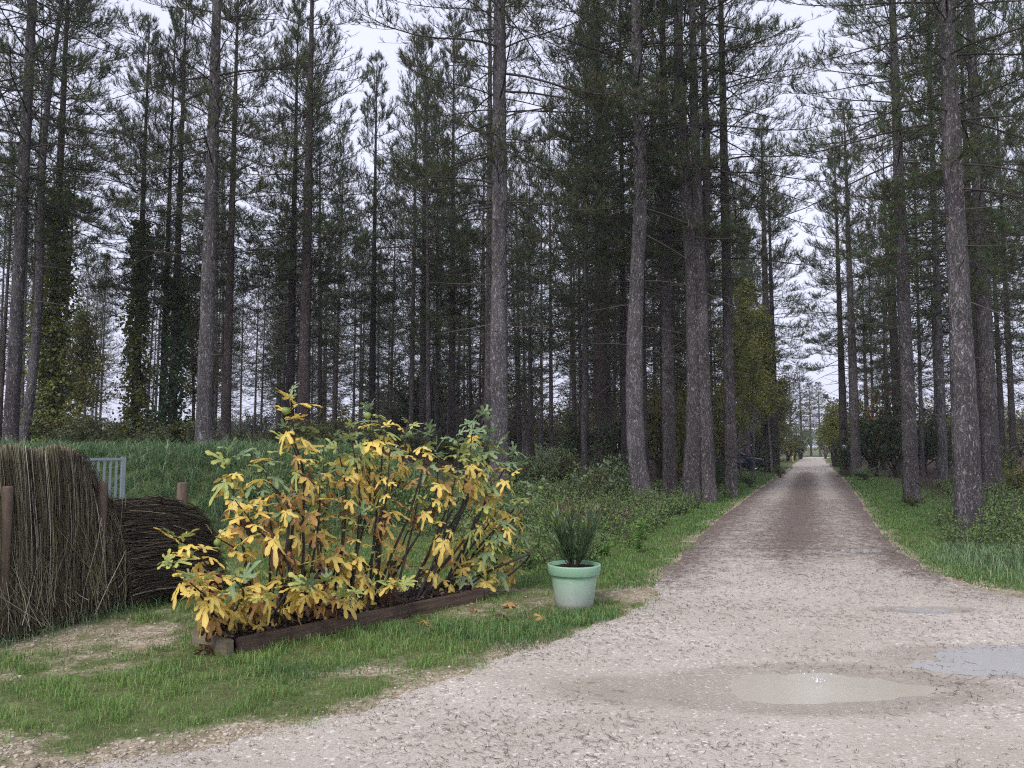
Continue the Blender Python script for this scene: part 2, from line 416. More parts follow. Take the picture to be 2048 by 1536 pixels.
gr = tag(mb.build('ground', M['ground'], None, True), 'mossy stony ground with grass and forest litter', kind='structure')

ROADZ = .016
def road_height(x, y, edge):
    z = ROADZ + .006 * fbm(x * 1.7, y * 1.7, 41) + hgt(x, y) * smooth(9, 20, y) * .0
    e = pud_e(x, y)
    for k, (cx, cy, a, b, d, rot) in enumerate(PUD):
        q = e[k] + .42 * fbm(x * 2.2, y * 3.6, 50 + k, 4)
        z = z - d * np.exp(-(q ** 2) * .9)
    return z - .12 * smooth(-.06, .22, edge)
vv = road_v(GX, GY)
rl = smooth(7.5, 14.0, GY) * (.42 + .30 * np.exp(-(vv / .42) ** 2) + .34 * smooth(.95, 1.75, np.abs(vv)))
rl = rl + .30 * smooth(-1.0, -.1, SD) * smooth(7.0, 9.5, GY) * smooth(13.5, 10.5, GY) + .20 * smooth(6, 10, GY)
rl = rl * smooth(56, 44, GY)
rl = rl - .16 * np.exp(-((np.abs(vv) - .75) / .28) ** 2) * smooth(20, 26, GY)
pe = pud_e(GX, GY)
wet = np.max(np.array([smooth(1.75, .75, pe[k]) for k in range(len(PUD))]), 0)
wet = np.maximum(wet, .8 * np.exp(-(((GX - .85) / 1.0) ** 2 + ((GY - 5.3) / .42) ** 2)))
tr = np.zeros(gs)
rz = road_height(GX, GY, EDGE) 
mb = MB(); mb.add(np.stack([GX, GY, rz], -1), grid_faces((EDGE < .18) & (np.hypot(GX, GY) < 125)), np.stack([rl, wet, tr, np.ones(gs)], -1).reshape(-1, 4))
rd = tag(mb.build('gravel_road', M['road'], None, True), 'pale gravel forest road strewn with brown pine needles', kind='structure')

def water_mat(name, col, rough):
    t = NT(name); p = t.coords()
    c = t.mix(t.noise(2.5, 3, .5, p), col, tuple(v * .86 for v in col[:3]) + (1,))
    m_ = t.fin(c, rough, t.bump(t.noise(14, 3, .5, p), .12, .004), .5)
    sh = t.out.inputs['Surface'].links[0].from_socket            # shallow: the bed shows through
    t.t.links.new(t.n('ShaderNodeMixShader', {0: .38, 1: sh, 2: t.n('ShaderNodeBsdfTransparent').outputs[0]}).outputs[0], t.out.inputs['Surface'])
    return m_
M['mud_water'] = water_mat('muddy_water', c4(.66, .61, .50), .12)
M['painted_sky_water'] = water_mat('painted_sky_puddle_water', c4(.66, .66, .65), .06)  # pale base colour stands in for the sky reflected in the puddle
names = ['shallow muddy puddle in the middle of the gravel yard', 'pale grey puddle at the right edge of the gravel', 'small thin puddle by the right verge', 
         'little puddle on the road beside the needle litter', 'faint shallow puddle nearest the lawn edge']
for k, (cx, cy, a, b, d, rot) in enumerate(PUD):
    lev = ROADZ - d * (.70, .44, .72, .72)[k]
    ang = np.arange(48) * 2 * np.pi / 48
    u, v = 1.25 * a * np.cos(ang), 1.25 * b * np.sin(ang)
    ring = np.stack([cx + u * math.cos(rot) - v * math.sin(rot), cy + u * math.sin(rot) + v * math.cos(rot), np.full(48, lev)], 1)
    mb = MB(); mb.add(np.vstack([ring, [[cx, cy, lev]]]), np.stack([np.arange(48), (np.arange(48) + 1) % 48, np.full(48, 48)], 1))
    o = mb.build('puddle_water', M['mud_water' if k == 0 else 'painted_sky_water'])
    tag(o, names[k], 'puddle', 'rain puddles on the gravel', 'structure')

# loose stones, twigs
def ico():
    t = (1 + 5 ** .5) / 2
    v = unit(np.array([[-1, t, 0], [1, t, 0], [-1, -t, 0], [1, -t, 0], [0, -1, t], [0, 1, t], [0, -1, -t], [0, 1, -t], [t, 0, -1], [t, 0, 1], [-t, 0, -1], [-t, 0, 1]], float))
    f = np.array([[0, 11, 5], [0, 5, 1], [0, 1, 7], [0, 7, 10], [0, 10, 11], [1, 5, 9], [5, 11, 4], [11, 10, 2], [10, 7, 6], [7, 1, 8], [3, 9, 4], [3, 4, 2], [3, 2, 6], [3, 6, 8], [3, 8, 9], [4, 9, 5], [2, 4, 11], [6, 2, 10], [8, 6, 7], [9, 8, 1]])
    return v, f
IV, IF = ico()
def scatter(n, rng, y0, y1, power=2.0, spread=.72):
    """points in the view wedge, denser close by"""
    u = rng.uniform(0, 1, n)
    y = (y0 ** (1 - power) + u * (y1 ** (1 - power) - y0 ** (1 - power))) ** (1 / (1 - power)) if power != 1 else y0 * (y1 / y0) ** u
    x = y * rng.uniform(-spread, spread, n)
    return x, y
def surf(x, y):
    ed = sdf_poly(x, y)
    ed = ed + .13 * fbm(x * 3, y * 3, 21) * smooth(30, 8, y) + .05 * fbm(x * 11, y * 11, 22) * smooth(16, 6, y)
    return np.maximum(hgt(x, y) - .10 * smooth(.02, .30, -ed), road_height(x, y, ed)), ed
t = NT('loose_gravel'); _, r_, g_, b_ = t.attr()
M['stone'] = t.fin(t.mix(r_, c4(.22, .18, .135), c4(.50, .44, .36)), .85, None, .2)
rng = np.random.default_rng(4)
x, y = scatter(40000, rng, 3.3, 11.5, 1.6)
z, ed = surf(x, y)
gg = grassness(x, y)
prob = np.where(ed > 0, (1 - gg) ** 1.3 * smooth(1.4, .7, pud_e(x, y).min(0) * 0 + 0.5), .20 + .9 * np.exp(-(ed / .25) ** 2))
keep = (rng.uniform(0, 1, len(x)) < prob) & (pud_e(x, y).min(0) > 1.0)
x, y, z, ed = x[keep][:11000], y[keep][:11000], z[keep][:11000], ed[keep][:11000]
n = len(x); s = rng.lognormal(-5.05, .45, n) * np.where(ed > 0, 1.25, .8)
s = np.clip(s, .0035, .028)
sv = IV[None] * (s[:, None, None] * rng.uniform(.6, 1.25, (n, 12, 1))) * np.array([1, 1, .6]) * rng.uniform(.8, 1.2, (n, 1, 3))
sv = sv + np.stack([x, y, z + s * .15], 1)[:, None]
mb = MB(); mb.add(sv.reshape(-1, 3), (IF[None] + 12 * np.arange(n)[:, None, None]).reshape(-1, 3), rep(rng.uniform(0, 1, n), 12))
tag(mb.build('loose_gravel', M['stone']), 'loose pale stones scattered over gravel and lawn edge', kind='stuff')

t = NT('pine_needle_litter'); _, r_, g_, b_ = t.attr()
M['litter'] = t.fin(t.mix(r_, c4(.035, .022, .02), c4(.12, .07, .055)), .85, None, .2)
rng = np.random.default_rng(5)
x, y = scatter(90000, rng, 3.3, 24, 1.3)
z, ed = surf(x, y)
dens = .22 + .35 * smooth(5.5, 9, y) + .35 * smooth(9, 14, y) + .6 * fbm(x * .8, y * 2.0, 61) + .45 * np.exp(-((ed + .35) / .5) ** 2) * smooth(6, 8, y)
keep = (rng.uniform(0, 1.1, len(x)) < dens * np.where(ed < .12, 1, .3)) & (hgt(x, y) < .2) & (pud_e(x, y)[:3].min(0) > .8)
x, y, z = x[keep], y[keep], z[keep]; n = len(x)
az = rng.uniform(0, np.pi * 2, n); L = rng.uniform(.025, .085, n) * (1 + .6 * (rng.uniform(0, 1, n) > .93)); cv = rng.normal(0, .9, n)
W = np.maximum(.0018, .00058 * y) * rng.uniform(.7, 1.2, n)
K = 4; ts = np.linspace(0, 1, K)
a2 = az[:, None] + cv[:, None] * ts; dx = np.cos(a2) * (L / K)[:, None]; dy = np.sin(a2) * (L / K)[:, None]
X = x[:, None] + np.cumsum(dx, 1); Y = y[:, None] + np.cumsum(dy, 1)
Z = z[:, None] + .004 + .006 * rng.uniform(0, 1, (n, K))
nx, ny = -np.sin(a2), np.cos(a2); w = W[:, None] * .5 * np.array([.5, 1, 1, .4])
V = np.stack([np.stack([X - nx * w, Y - ny * w, Z], -1), np.stack([X + nx * w, Y + ny * w, Z + .001], -1)], 2)
i = np.arange(n * K * 2).reshape(n, K, 2)
F = np.stack([i[:, :-1, 0], i[:, :-1, 1], i[:, 1:, 1], i[:, 1:, 0]], -1).reshape(-1, 4)
mb = MB(); mb.add(V.reshape(-1, 3), F, rep(rng.uniform(0, 1, n), K * 2))
tag(mb.build('needle_litter', M['litter']), 'brown pine needles and twigs lying on the gravel', kind='stuff')

# ------------------------------------------------------------------ pines
def trunk_profile(H, r):
    def f(z):
        z = np.asarray(z, float); t = np.clip(z / H, 0, 1)
        return r * ((1 - t) ** .8 * .92 + .02) + r * .32 * np.exp(-np.maximum(z + .25, 0) / .42)
    return f
def trunk_mesh(name, H, r, mat, seed, ax=None, S=14, dz=.16, ztop=None):
    rng = np.random.default_rng(seed)
    zz = np.arange(-.5, (ztop or H), dz); K = len(zz)
    a = np.arange(S) * 2 * np.pi / S
    prof = trunk_profile(H, r)(zz)
    prof = prof * (1 + .035 * vnoise(zz * 1.7, zz * 0 + seed, 3)) 
    wz = (zz / .62) % 1.0
    prof = prof * (1 + .06 * np.exp(-((wz - .5) / .13) ** 2) * (zz > 1.2))
    rad = prof[:, None] * (1 + .05 * vnoise(a[None] * 2.2 + seed, zz[:, None] * .9, 7) + .035 * vnoise(a[None] * 7 + seed, zz[:, None] * 3.2, 9))
    flare = np.exp(-np.maximum(zz + .2, 0) / .35)
    rad = rad * (1 + flare[:, None] * .22 * np.cos(a[None] * 4 + seed))
    off = ax(zz) if ax is not None else np.zeros((K, 2))
    V = np.stack([off[:, None, 0] + rad * np.cos(a), off[:, None, 1] + rad * np.sin(a), np.repeat(zz[:, None], S, 1)], -1)
    i = np.arange(K * S).reshape(K, S); j = np.roll(i, -1, 1)
    m = MB(); m.add(V, np.stack([i[:-1], j[:-1], j[1:], i[1:]], -1).reshape(-1, 4))
    return m.mesh(name, mat, True)
def pine_crown(seed, H, zdead, zlive, Rmax, r, q=1.0, nw=.0065, dens=1.0, ax=None, gap=.56, deadlen=1.0):
    """branches and needles in the tree's own coordinates"""
    rng = np.random.default_rng(seed); prof = trunk_profile(H, r)
    wh = np.arange(zdead, H - .25, gap); wh = wh + rng.uniform(-.42, .42, len(wh)) * gap; wh = wh[(rng.uniform(0, 1, len(wh)) < .86) | (wh > H - 3)]
    cnt = np.where(wh < zlive, rng.integers(3, 6, len(wh)), rng.integers(4, 7, len(wh)))
    z = np.repeat(wh, cnt) + rng.uniform(-.14, .14, cnt.sum()); n = len(z)
    az = np.repeat(rng.uniform(0, 6.28, len(wh)), cnt) + np.concatenate([np.arange(c) * 6.283 / c for c in cnt]) + rng.normal(0, .3, n)
    live = (z > zlive + rng.normal(0, .7, n)); t = np.clip((z - zlive) / (H - zlive), 0, 1)
    Ll = Rmax * ((1 - t) ** .75) * (.65 + .35 * smooth(0, .25, t)) * rng.choice([.35, .6, .8, 1.0, 1.1, 1.25], n) * rng.uniform(.85, 1.15, n) + .25
    tl = np.clip((z - zdead) / max(zlive - zdead, .1), 0, 1)
    Ld = deadlen * np.where(rng.uniform(0, 1, n) < .45 - .2 * tl, rng.uniform(.08, .4, n), rng.uniform(.5, 1.3, n) + 1.7 * tl * rng.uniform(.3, 1, n))
    L = np.where(live, Ll, Ld)
    e0 = np.where(live, np.radians(-8 + 58 * t ** 1.2) + rng.normal(0, .2, n), np.radians(-6) + rng.normal(0, .22, n))
    e1 = np.where(live, e0 + np.radians(rng.uniform(5, 38, n)), e0 - np.radians(rng.uniform(-15, 25, n)))
    sag = np.where(live, np.radians(14) * (1 - t), .05)
    K = 7; s = np.linspace(0, 1, K)
    el = e0[:, None] + (e1 - e0)[:, None] * s ** 2 - sag[:, None] * np.sin(s * np.pi)
    aa = az[:, None] + np.cumsum(rng.normal(0, .07, (n, K)), 1)
    st = (L / (K - 1))[:, None, None] * np.stack([np.cos(el) * np.cos(aa), np.cos(el) * np.sin(aa), np.sin(el)], -1)
    P = np.concatenate([np.zeros((n, 1, 3)), np.cumsum(st[:, :-1], 1)], 1)
    start = np.stack([np.cos(az) * prof(z) * .7, np.sin(az) * prof(z) * .7, z], 1)
    P = P + start[:, None]
    rb = np.where(live, .008 + .0055 * L, .007 + .005 * L)
    rr = rb[:, None] * np.linspace(1, .28, K); rr[:, -1] *= .6
    wood, nee = MB(), MB()
    V, F = tubes(P, rr, 4 if q >= 1 else 3)
    wood.add(V, F, rep(np.where(live, rng.uniform(0, .5, n), rng.uniform(.1, 1, n)), K * (4 if q >= 1 else 3)))
    # side twigs
    m = np.where(live, np.round((3 + 3.6 * L) * dens * min(q, 1) + rng.uniform(0, 1, n)), np.where(L > .6, np.round(2.6 * L * min(q, 1)), 0)).astype(int)
    b = np.repeat(np.arange(n), m); k = len(b)
    sp = np.where(live[b], rng.uniform(.14, 1, k) ** .8, rng.uniform(.3, 1, k))
    f = sp * (K - 1); i0 = np.minimum(f.astype(int), K - 2); fr = (f - i0)[:, None]
    pos = P[b, i0] * (1 - fr) + P[b, i0 + 1] * fr
    D = unit(P[b, i0 + 1] - P[b, i0]); baz = np.arctan2(D[:, 1], D[:, 0]); bel = np.arcsin(np.clip(D[:, 2], -1, 1))
    taz = baz + rng.choice([-1, 1], k) * np.radians(rng.uniform(22, 70, k)) * (1 - .5 * (sp > .95))
    tel = bel + np.radians(np.where(live[b], rng.uniform(-12, 34, k), rng.uniform(-35, 25, k)))
    tl_ = np.where(live[b], (.22 + .42 * L[b] * (1.12 - sp)) * rng.uniform(.6, 1.2, k), rng.uniform(.12, .55, k))
    KT = 4; s2 = np.linspace(0, 1, KT)
    te = tel[:, None] + np.where(live[b], np.radians(rng.uniform(5, 50, k)), np.radians(-10))[:, None] * s2 ** 1.5
    ta = taz[:, None] + np.cumsum(rng.normal(0, .12, (k, KT)), 1)
    stp = (tl_ / (KT - 1))[:, None, None] * np.stack([np.cos(te) * np.cos(ta), np.cos(te) * np.sin(ta), np.sin(te)], -1)
    TP = pos[:, None] + np.concatenate([np.zeros((k, 1, 3)), np.cumsum(stp[:, :-1], 1)], 1)
    tr_ = np.where(live[b], .0065, .0048)[:, None] * np.linspace(1, .55, KT) * (1.0 if q >= 1 else 1.7)
    V, F = tubes(TP, tr_, 3)
    wood.add(V, F, rep(rng.uniform(0, 1, k) * np.where(live[b], .5, 1), KT * 3))
    # tufts on live twigs
    lv = np.where(live[b])[0]
    per = 4 if q >= 1 else 2
    ti = np.repeat(lv, per); fs = np.tile(np.linspace(1.0, .35, per), len(lv)) - rng.uniform(0, .12, len(ti))
    f = fs * (KT - 1); i0 = np.clip(f.astype(int), 0, KT - 2); fr = (f - i0)[:, None]
    tp = TP[ti, i0] * (1 - fr) + TP[ti, i0 + 1] * fr
    td = unit(unit(TP[ti, i0 + 1] - TP[ti, i0]) * .9 + np.array([0, 0, .75]) + rng.normal(0, .38, (len(ti), 3)))
    # tufts at the branch ends
    lb = np.where(live)[0]; tp = np.vstack([tp, P[lb, -1], P[lb, -2]]); td = np.vstack([td, unit(P[lb, -1] - P[lb, -2] + [0, 0, .1]), unit(rng.normal(0, .5, (len(lb), 3)) + [0, 0, 1])])
    nt = len(tp); sl = rng.uniform(.10, .22, nt) * (1 if q >= 1 else 1.25)
    V, F = blades_tri(tp, td, sl, np.full(nt, .012 if q >= 1 else .02), rng)
    wood.add(V, F, rep(rng.uniform(0, .4, nt), 3))
    nn = 13 if q >= 1 else 8
    c = np.repeat(np.arange(nt), nn); u = rng.uniform(0, 1, len(c))
    D = unit(td[c] + perp(td[c], rng) * rng.uniform(.3, .95, (len(c), 1)))
    B = tp[c] + td[c] * (sl[c] * u)[:, None]
    Ln = rng.uniform(.09, .165, len(c)) * (1 if q >= 1 else 1.25)
    V, F = blades_tri(B, D, Ln, rng.uniform(.8, 1.3, len(c)) * nw, rng)
    brown = rng.uniform(0, 1, nt)
    cc = np.stack([np.clip(rng.uniform(0, 1, nt) * .7 + .3 * t.repeat(1)[0:1].mean(), 0, 1), brown, brown * 0, brown * 0 + 1], 1)[c]
    nee.add(V, F, rep(cc, 3))
    if ax is not None:
        for mm in (wood, nee):
            mm.V = [np.column_stack([v[:, :2] + ax(v[:, 2]), v[:, 2]]) for v in mm.V]
    return wood, nee

NEAR = []
for k, (H, zd, zl, Rm, r, ga) in enumerate([(25, 2.6, 6.8, 3.7, .24, .55), (22, 2.2, 7.6, 3.1, .2, .56), (19, 3.0, 6.2, 2.5, .17, .5), (24, 3.5, 8.0, 3.8, .24, .5)]):
    w, nd_ = pine_crown(100 + k, H, zd, zl, Rm, r, 1.0, .0098, 1.25, None, ga)
    NEAR.append((H, r, w.mesh('pine_branches', M['deadwood']), nd_.mesh('pine_needles', M['needles'])))
MID = []
for k, (H, zd, zl, Rm, r, ga) in enumerate([(20, 2.0, 5.4, 2.5, .14, .46), (18, 1.8, 6.0, 2.3, .12, .44), (21, 2.5, 4.6, 2.6, .15, .48), (17, 2.2, 4.2, 2.3, .12, .46)]):
    w, nd_ = pine_crown(200 + k, H, zd, zl, Rm, r, .8, .0165, .92, None, ga, 1.25)
    MID.append((H, r, w.mesh('pine_branches', M['deadwood']), nd_.mesh('pine_needles', M['needles'])))
MIDTRUNK = [[trunk_mesh('trunk', H, r, M[mm], 300 + k * 3 + q, None, 9, .3) for q, mm in enumerate(('bark_red', 'bark_pale', 'bark'))] for k, (H, r, _, _) in enumerate(MID)]

def ivy_mesh(seed, r, z0, z1, n, thick=.16, size=.075, mat='ivy'):
    rng = np.random.default_rng(seed)
    z = z0 + (z1 - z0) * rng.uniform(0, 1, n) ** 1.15; a = rng.uniform(0, 6.283, n)
    nz = .6 * vnoise(a * 1.1 + seed, z * 1.1, seed) + .6 * vnoise(a * 2.3 - seed, z * 2.9, seed + 1)
    fade = (.3 + .7 * (1 - (z - z0) / (z1 - z0))) * np.maximum(.12, .75 + 1.5 * nz)
    kp = rng.uniform(0, 1, n) < np.clip(.75 + 1.1 * nz, .08, 1); z, a, fade = z[kp], a[kp], fade[kp]; n = len(z)
    rr = r + thick * np.abs(rng.normal(.45, .55, n)) * fade
    B = np.stack([rr * np.cos(a), rr * np.sin(a), z], 1)
    D = unit(np.stack([np.cos(a), np.sin(a), -.7 + 0 * a], 1) + rng.normal(0, .55, (n, 3)))
    V, F = leaves(B, D, rng.uniform(.7, 1.4, n) * size, rng.uniform(.7, 1.3, n) * size, rng)
    m = MB(); m.add(V, F, rep(np.stack([rng.uniform(0, 1, n), rng.uniform(0, 1, n), rng.uniform(0, 1, n), np.ones(n)], 1), 4))
    return m.mesh('ivy', M[mat])

hero_seed = [1000]
def hero(px, base, wpx, label, proto=0, bark='bark', depth=None, H=None, ax=None, rot=None, name='pine_tree', crown=True, ivy=None, own=None):
    """a pine whose foot stands at photo pixel (px, base) or at a given depth; wpx trunk width in photo pixels"""
    hero_seed[0] += 1; sd = hero_seed[0]; rng = np.random.default_rng(sd)
    if depth is None:
        p = ground(px, base)
    else:
        p = atdepth(px, base, depth)
    x, y = p[0], p[1]; z = float(hgt(x, y))
    r = wpx / FPX * y * .5 / .95
    pr = NEAR[proto]; H = H or pr[0]
    root = empty(name, (x, y, z), 0)
    tr = link('trunk', trunk_mesh('trunk', H, r, M[bark], sd, ax, 16 if y < 26 else 11, .14 if y < 26 else .25), root)
    if crown:
        if own is not None:
            w, nd_ = own; wm, nm = w.mesh('pine_branches', M['deadwood']), nd_.mesh('pine_needles', M['needles'])
        else: wm, nm = pr[2], pr[3]
        b = link('branches', wm, root); c = link('crown', nm, root)
        s = H / pr[0] if own is None else 1.0; az = rng.uniform(0, 6.28) if rot is None else rot
        for o in (b, c): o.scale = (s, s, s); o.rotation_euler = (0, 0, az)
    if ivy: 
        iv = link('ivy', ivy_mesh(sd, r * .9, 0, ivy[0], ivy[1], ivy[2], ivy[3], ivy[4] if len(ivy) > 4 else 'ivy'), root)
    tag(root, label, 'pine tree', 'pines along the edge of the wood')
    HEROES.append((x, y))
    return root
HEROES = []
# left of the picture, on the bank
hero(21, 880, 28, 'grey-barked pine at the far left behind the brush fence', 0, 'bark', 21)
hero(46, 880, 19, 'slim pale pine close beside the far left pine, leaning a little', 2, 'bark_pale', 22.5, ax=lambda z: np.stack([.035 * z + .12 * np.sin(z * .5), 0 * z], 1))
hero(95, 880, 22, 'ivy-covered dark pine to the right of the two far left trunks', 1, 'bark_dark', 25, H=19, ivy=(8.5, 12000, .5, .11))
hero(268, 880, 19, 'narrow pine wrapped in yellow-green ivy above the metal gate', 2, 'bark_dark', 27, H=15.2, ivy=(8.0, 7000, .34, .11))
hero(322, 880, 15, 'thinner left stem of the close pair behind the grass bank', 2, 'bark_dark', 28, H=16)
hero(343, 880, 19, 'thicker right stem of the close pair, dark ivy at its foot', 1, 'bark_red', 27, H=17, ivy=(6.0, 5200, .5, .11, 'ivy_deep'))
hero(407, 893, 34, 'pale grey straight pine rising from the grass bank', 1, 'bark_pale', 18.5, H=19)
hero(451, 880, 20, 'reddish pine just right of the pale grey pine', 2, 'bark_red', 26, H=17.5)
hero(578, 880, 19, 'blackish pine behind the tallest fig shoot, left of a red-brown trunk', 2, 'bark_dark', 29, H=17)
hero(606, 880, 27, 'red-brown pine right behind the tallest fig shoot', 2, 'bark_red', 27, H=20)
hero(743, 890, 15, 'dark twin-looking pine with its pointed top against the sky', 2, 'bark_dark', 33, H=16.9)
hero(845, 900, 16, 'slender pale trunk behind the middle of the fig shrub', 1, 'bark', 34, H=19)
hero(903, 900, 16, 'slender dark trunk between the fig shrub top and the big pine', 2, 'bark_dark', 33, H=19)
# middle
hero(998, 1018, 40, 'big grey pine directly behind the right part of the fig shrub', 0, 'bark_pale', None, H=27, rot=.4)
hero(978, 940, 22, 'darker pine half hidden behind the big grey pine', 1, 'bark', 30)
hero(1203, 962, 33, 'brown pine with ivy creeping up its foot', 3, 'bark_red', None, ivy=(2.2, 1500, .2, .085, 'pale_leaf'))
def lean_ax(z): 
    z = np.asarray(z, float); return np.stack([-.10 * smooth(-.3, 2.2, z) + .22 * smooth(3.0, 9.5, z) - .06 * smooth(9.5, 12, z) + .30 * np.exp(-np.maximum(z + .3, 0) / .5), .1 * np.sin(z * .4)], 1)
hero(1280, 1010, 38, 'thick mottled pine that bends at its foot, beside the undergrowth', 3, 'bark_pale', None, H=24, ax=lean_ax, own=pine_crown(501, 24, 3.2, 8.5, 3.6, .24, 1.0, .0105, 1.4, lean_ax, .55))
hero(1340, 998, 29, 'slim mottled pine between the bending pine and the twin-stemmed pine', 2, 'bark', None, H=22)
hero(1290, 960, 15, 'thin dark trunk behind the bending pine', 1, 'bark_dark', 27)
hero(1250, 950, 16, 'tall dark pine showing left of the bending pine higher up', 1, 'bark_dark', 29)
# twin-stemmed pine
tw = hero(1384, 1005, 35, 'huge twin-stemmed pine whose trunk forks high up near the road', 3, 'bark', None, H=26, ax=lambda z: np.stack([-.02 * z * 0 - .28 * smooth(6, 12, z) + .12 * smooth(0, 3, z), 0 * np.asarray(z)], 1))
p = tw.location; rs = 30 / FPX * p.y * .5
st2 = link('second_stem', trunk_mesh('second_stem', 24, rs, M['bark'], 71, lambda z: np.stack([.46 - .10 * smooth(0, 5, z) - .12 * smooth(5, 12, z), -.12 + 0 * np.asarray(z)], 1), 14, .14), tw)
st3 = link('third_stem', trunk_mesh('third_stem', 22, rs * .85, M['bark_red'], 72, lambda z: np.stack([.55 - .01 * np.asarray(z) + .25 * smooth(4, 11, z), .3 + 0 * np.asarray(z)], 1), 12, .16), tw)
hero(1463, 995, 25, 'dark pine nearest the left road edge, right of the twin-stemmed pine', 3, 'bark', None, H=24)
hero(1540, 946, 21, 'shadowed pine with leafy foot in front of the dark car', 1, 'bark_dark', None, ivy=(3, 700, .4, .12, 'dark_leaf'))
hero(1552, 944, 16, 'pine stem touching the shadowed pine by the car', 2, 'bark_dark', None)
# right of the road
hero(1940, 1078, 52, 'massive rough-barked pine standing in the bushes at the right', 3, 'bark_pale', None, H=17.5, rot=2.0)
hero(1986, 1000, 34, 'thick brownish pine behind the massive right-hand pine', 0, 'bark', None, H=23)
hero(1962, 965, 24, 'dark trunk filling the gap behind the massive right-hand pine', 1, 'bark_dark', None)
hero(1824, 1008, 30, 'straight grey-brown pine on the right verge with its foot in the grass', 0, 'bark', None, H=22)
hero(1713, 955, 21, 'slender grey pine at the right road edge beside the dark thicket', 2, 'bark', None, H=19.5)
hero(1690, 951, 17, 'black-looking pine carrying the small square sign', 1, 'bark_dark', None, H=18.5)
hero(1800, 940, 19, 'dark pine just left of and behind the straight verge pine', 2, 'bark_dark', None)
hero(1878, 935, 11, 'thin black stem between the verge pine and the massive pine', 2, 'bark_dark', None, H=16)
hero(2008, 950, 13, 'thin pine right of the thick brownish pine', 2, 'bark_dark', None)
hero(2030, 955, 14, 'thin pine at the right picture edge', 1, 'bark_dark', None)
hero(1737, 930, 11, 'thin pine behind the yellow-leaved tree', 2, 'bark_red', None, H=16)
hero(1779, 930, 13, 'thin pine rising out of the dark thicket', 2, 'bark_dark', None, H=17)

# the wood behind: planted in rough rows parallel to the road
ZONES = [(-400, 130, 'slim pine far back behind the brush fence', 'far pines behind the brush fence'),
         (130, 400, 'slim pine far back between the ivy-clad trunks', 'far pines between the ivy-clad trunks'),
         (400, 600, 'slim pine in the wood right of the pale grey pine', 'far pines right of the pale grey pine'),
         (600, 830, 'slim dark pine in the wood behind the fig', 'far pines behind the left of the fig'),
         (830, 1000, 'slim dark pine deep left of the big grey pine', 'far pines left of the big grey pine'),
         (1000, 1190, 'slim dark pine deep right of the big grey pine', 'far pines right of the big grey pine'),
         (1190, 1440, 'slim pine between the thick trunks left of the road', 'far pines between the thick trunks'),
         (1440, 1620, 'pine lining the left side of the road further on', 'far pines left of the road'),
         (1620, 1760, 'pine lining the right side of the road further on', 'far pines right of the road'),
         (1760, 1900, 'slim pine beyond the dark thicket on the right', 'far pines beyond the thicket'),
         (1900, 3000, 'slim pine deep in the wood at the right edge', 'far pines at the right edge')]
rng = np.random.default_rng(77)
cells = []
for u in np.arange(-6, 78, 3.5):
    for v in list(np.arange(-66, -4.6, 3.4)) + list(np.arange(4.6, 40, 4.4)):
        uu, v2 = u + rng.normal(0, .8), v + rng.normal(0, .8)
        x, y = RC + RD * uu + RN * v2
        px = 1024 + FPX * x / max(y, 1)
        if y < 25 or px < -260 or px > 2300: continue
        if px < 130 and (y > 52 or rng.uniform() < .3): continue
        if 130 <= px < 420 and (y < 40 or y > 70 or rng.uniform() < .42): continue
        if 420 <= px < 640 and (y > 74 or rng.uniform() < .2): continue
        if 640 <= px < 800 and (y > 74 or rng.uniform() < .08): continue
        if 800 <= px < 1460 and (y > 76 or rng.uniform() < .12 or (y > 60 and rng.uniform() < .3)): continue
        if v > 0 and (y > 72 or rng.uniform() < .42 or (px > 1760 and y > 52)): continue
        if v < 0 and px > 1440 and rng.uniform() < .2: continue
        if abs(v2) < 4.2 or min(math.hypot(x - a, y - b) for a, b in HEROES) < 1.5: continue
        if abs(x - 15.6) < 3.2 and abs(y - 51) < 3.0: continue
        cells.append((x, y, px))
cells.sort(key=lambda c: c[1]); ORD = {}
for x, y, px in cells:
    k = int(rng.integers(0, len(MID))); H, r, wm, nm = MID[k]; s = rng.uniform(.88, 1.18)
    if px < 1000: s *= .82 if px > 640 else .74
    elif px > 1440: s *= 1.08
    root = empty('pine_tree', (x, y, float(hgt(x, y)) - .05), rng.uniform(0, 6.28), s)
    root.rotation_euler = (rng.normal(0, .012), rng.normal(0, .012), rng.uniform(0, 6.28))
    link('trunk', MIDTRUNK[k][int(rng.choice([0, 1, 2, 2]))], root); link('branches', wm, root); link('crown', nm, root)
    for zi, (a, b, lab, grp) in enumerate(ZONES):
        if a <= px < b: tag(root, lab, 'pine tree', grp); ORD.setdefault(lab, []).append((px, root))
def number_off(groups):
    one = 'first second third fourth fifth sixth seventh eighth ninth tenth eleventh twelfth thirteenth fourteenth fifteenth sixteenth seventeenth eighteenth nineteenth twentieth'.split()
    one += ['twenty-' + w for w in one[:9]] + ['thirtieth'] + ['thirty-' + w for w in one[:9]] + ['fortieth'] + ['forty-' + w for w in one[:9]]
    for lab, lst in groups.items():
        lst.sort(key=lambda e: e[0])
        if len(lst) > 1:
            for k, (px, o) in enumerate(lst): o['label'] = lab + ', ' + (one[k] + ' from the left' if k else 'leftmost')
number_off(ORD)

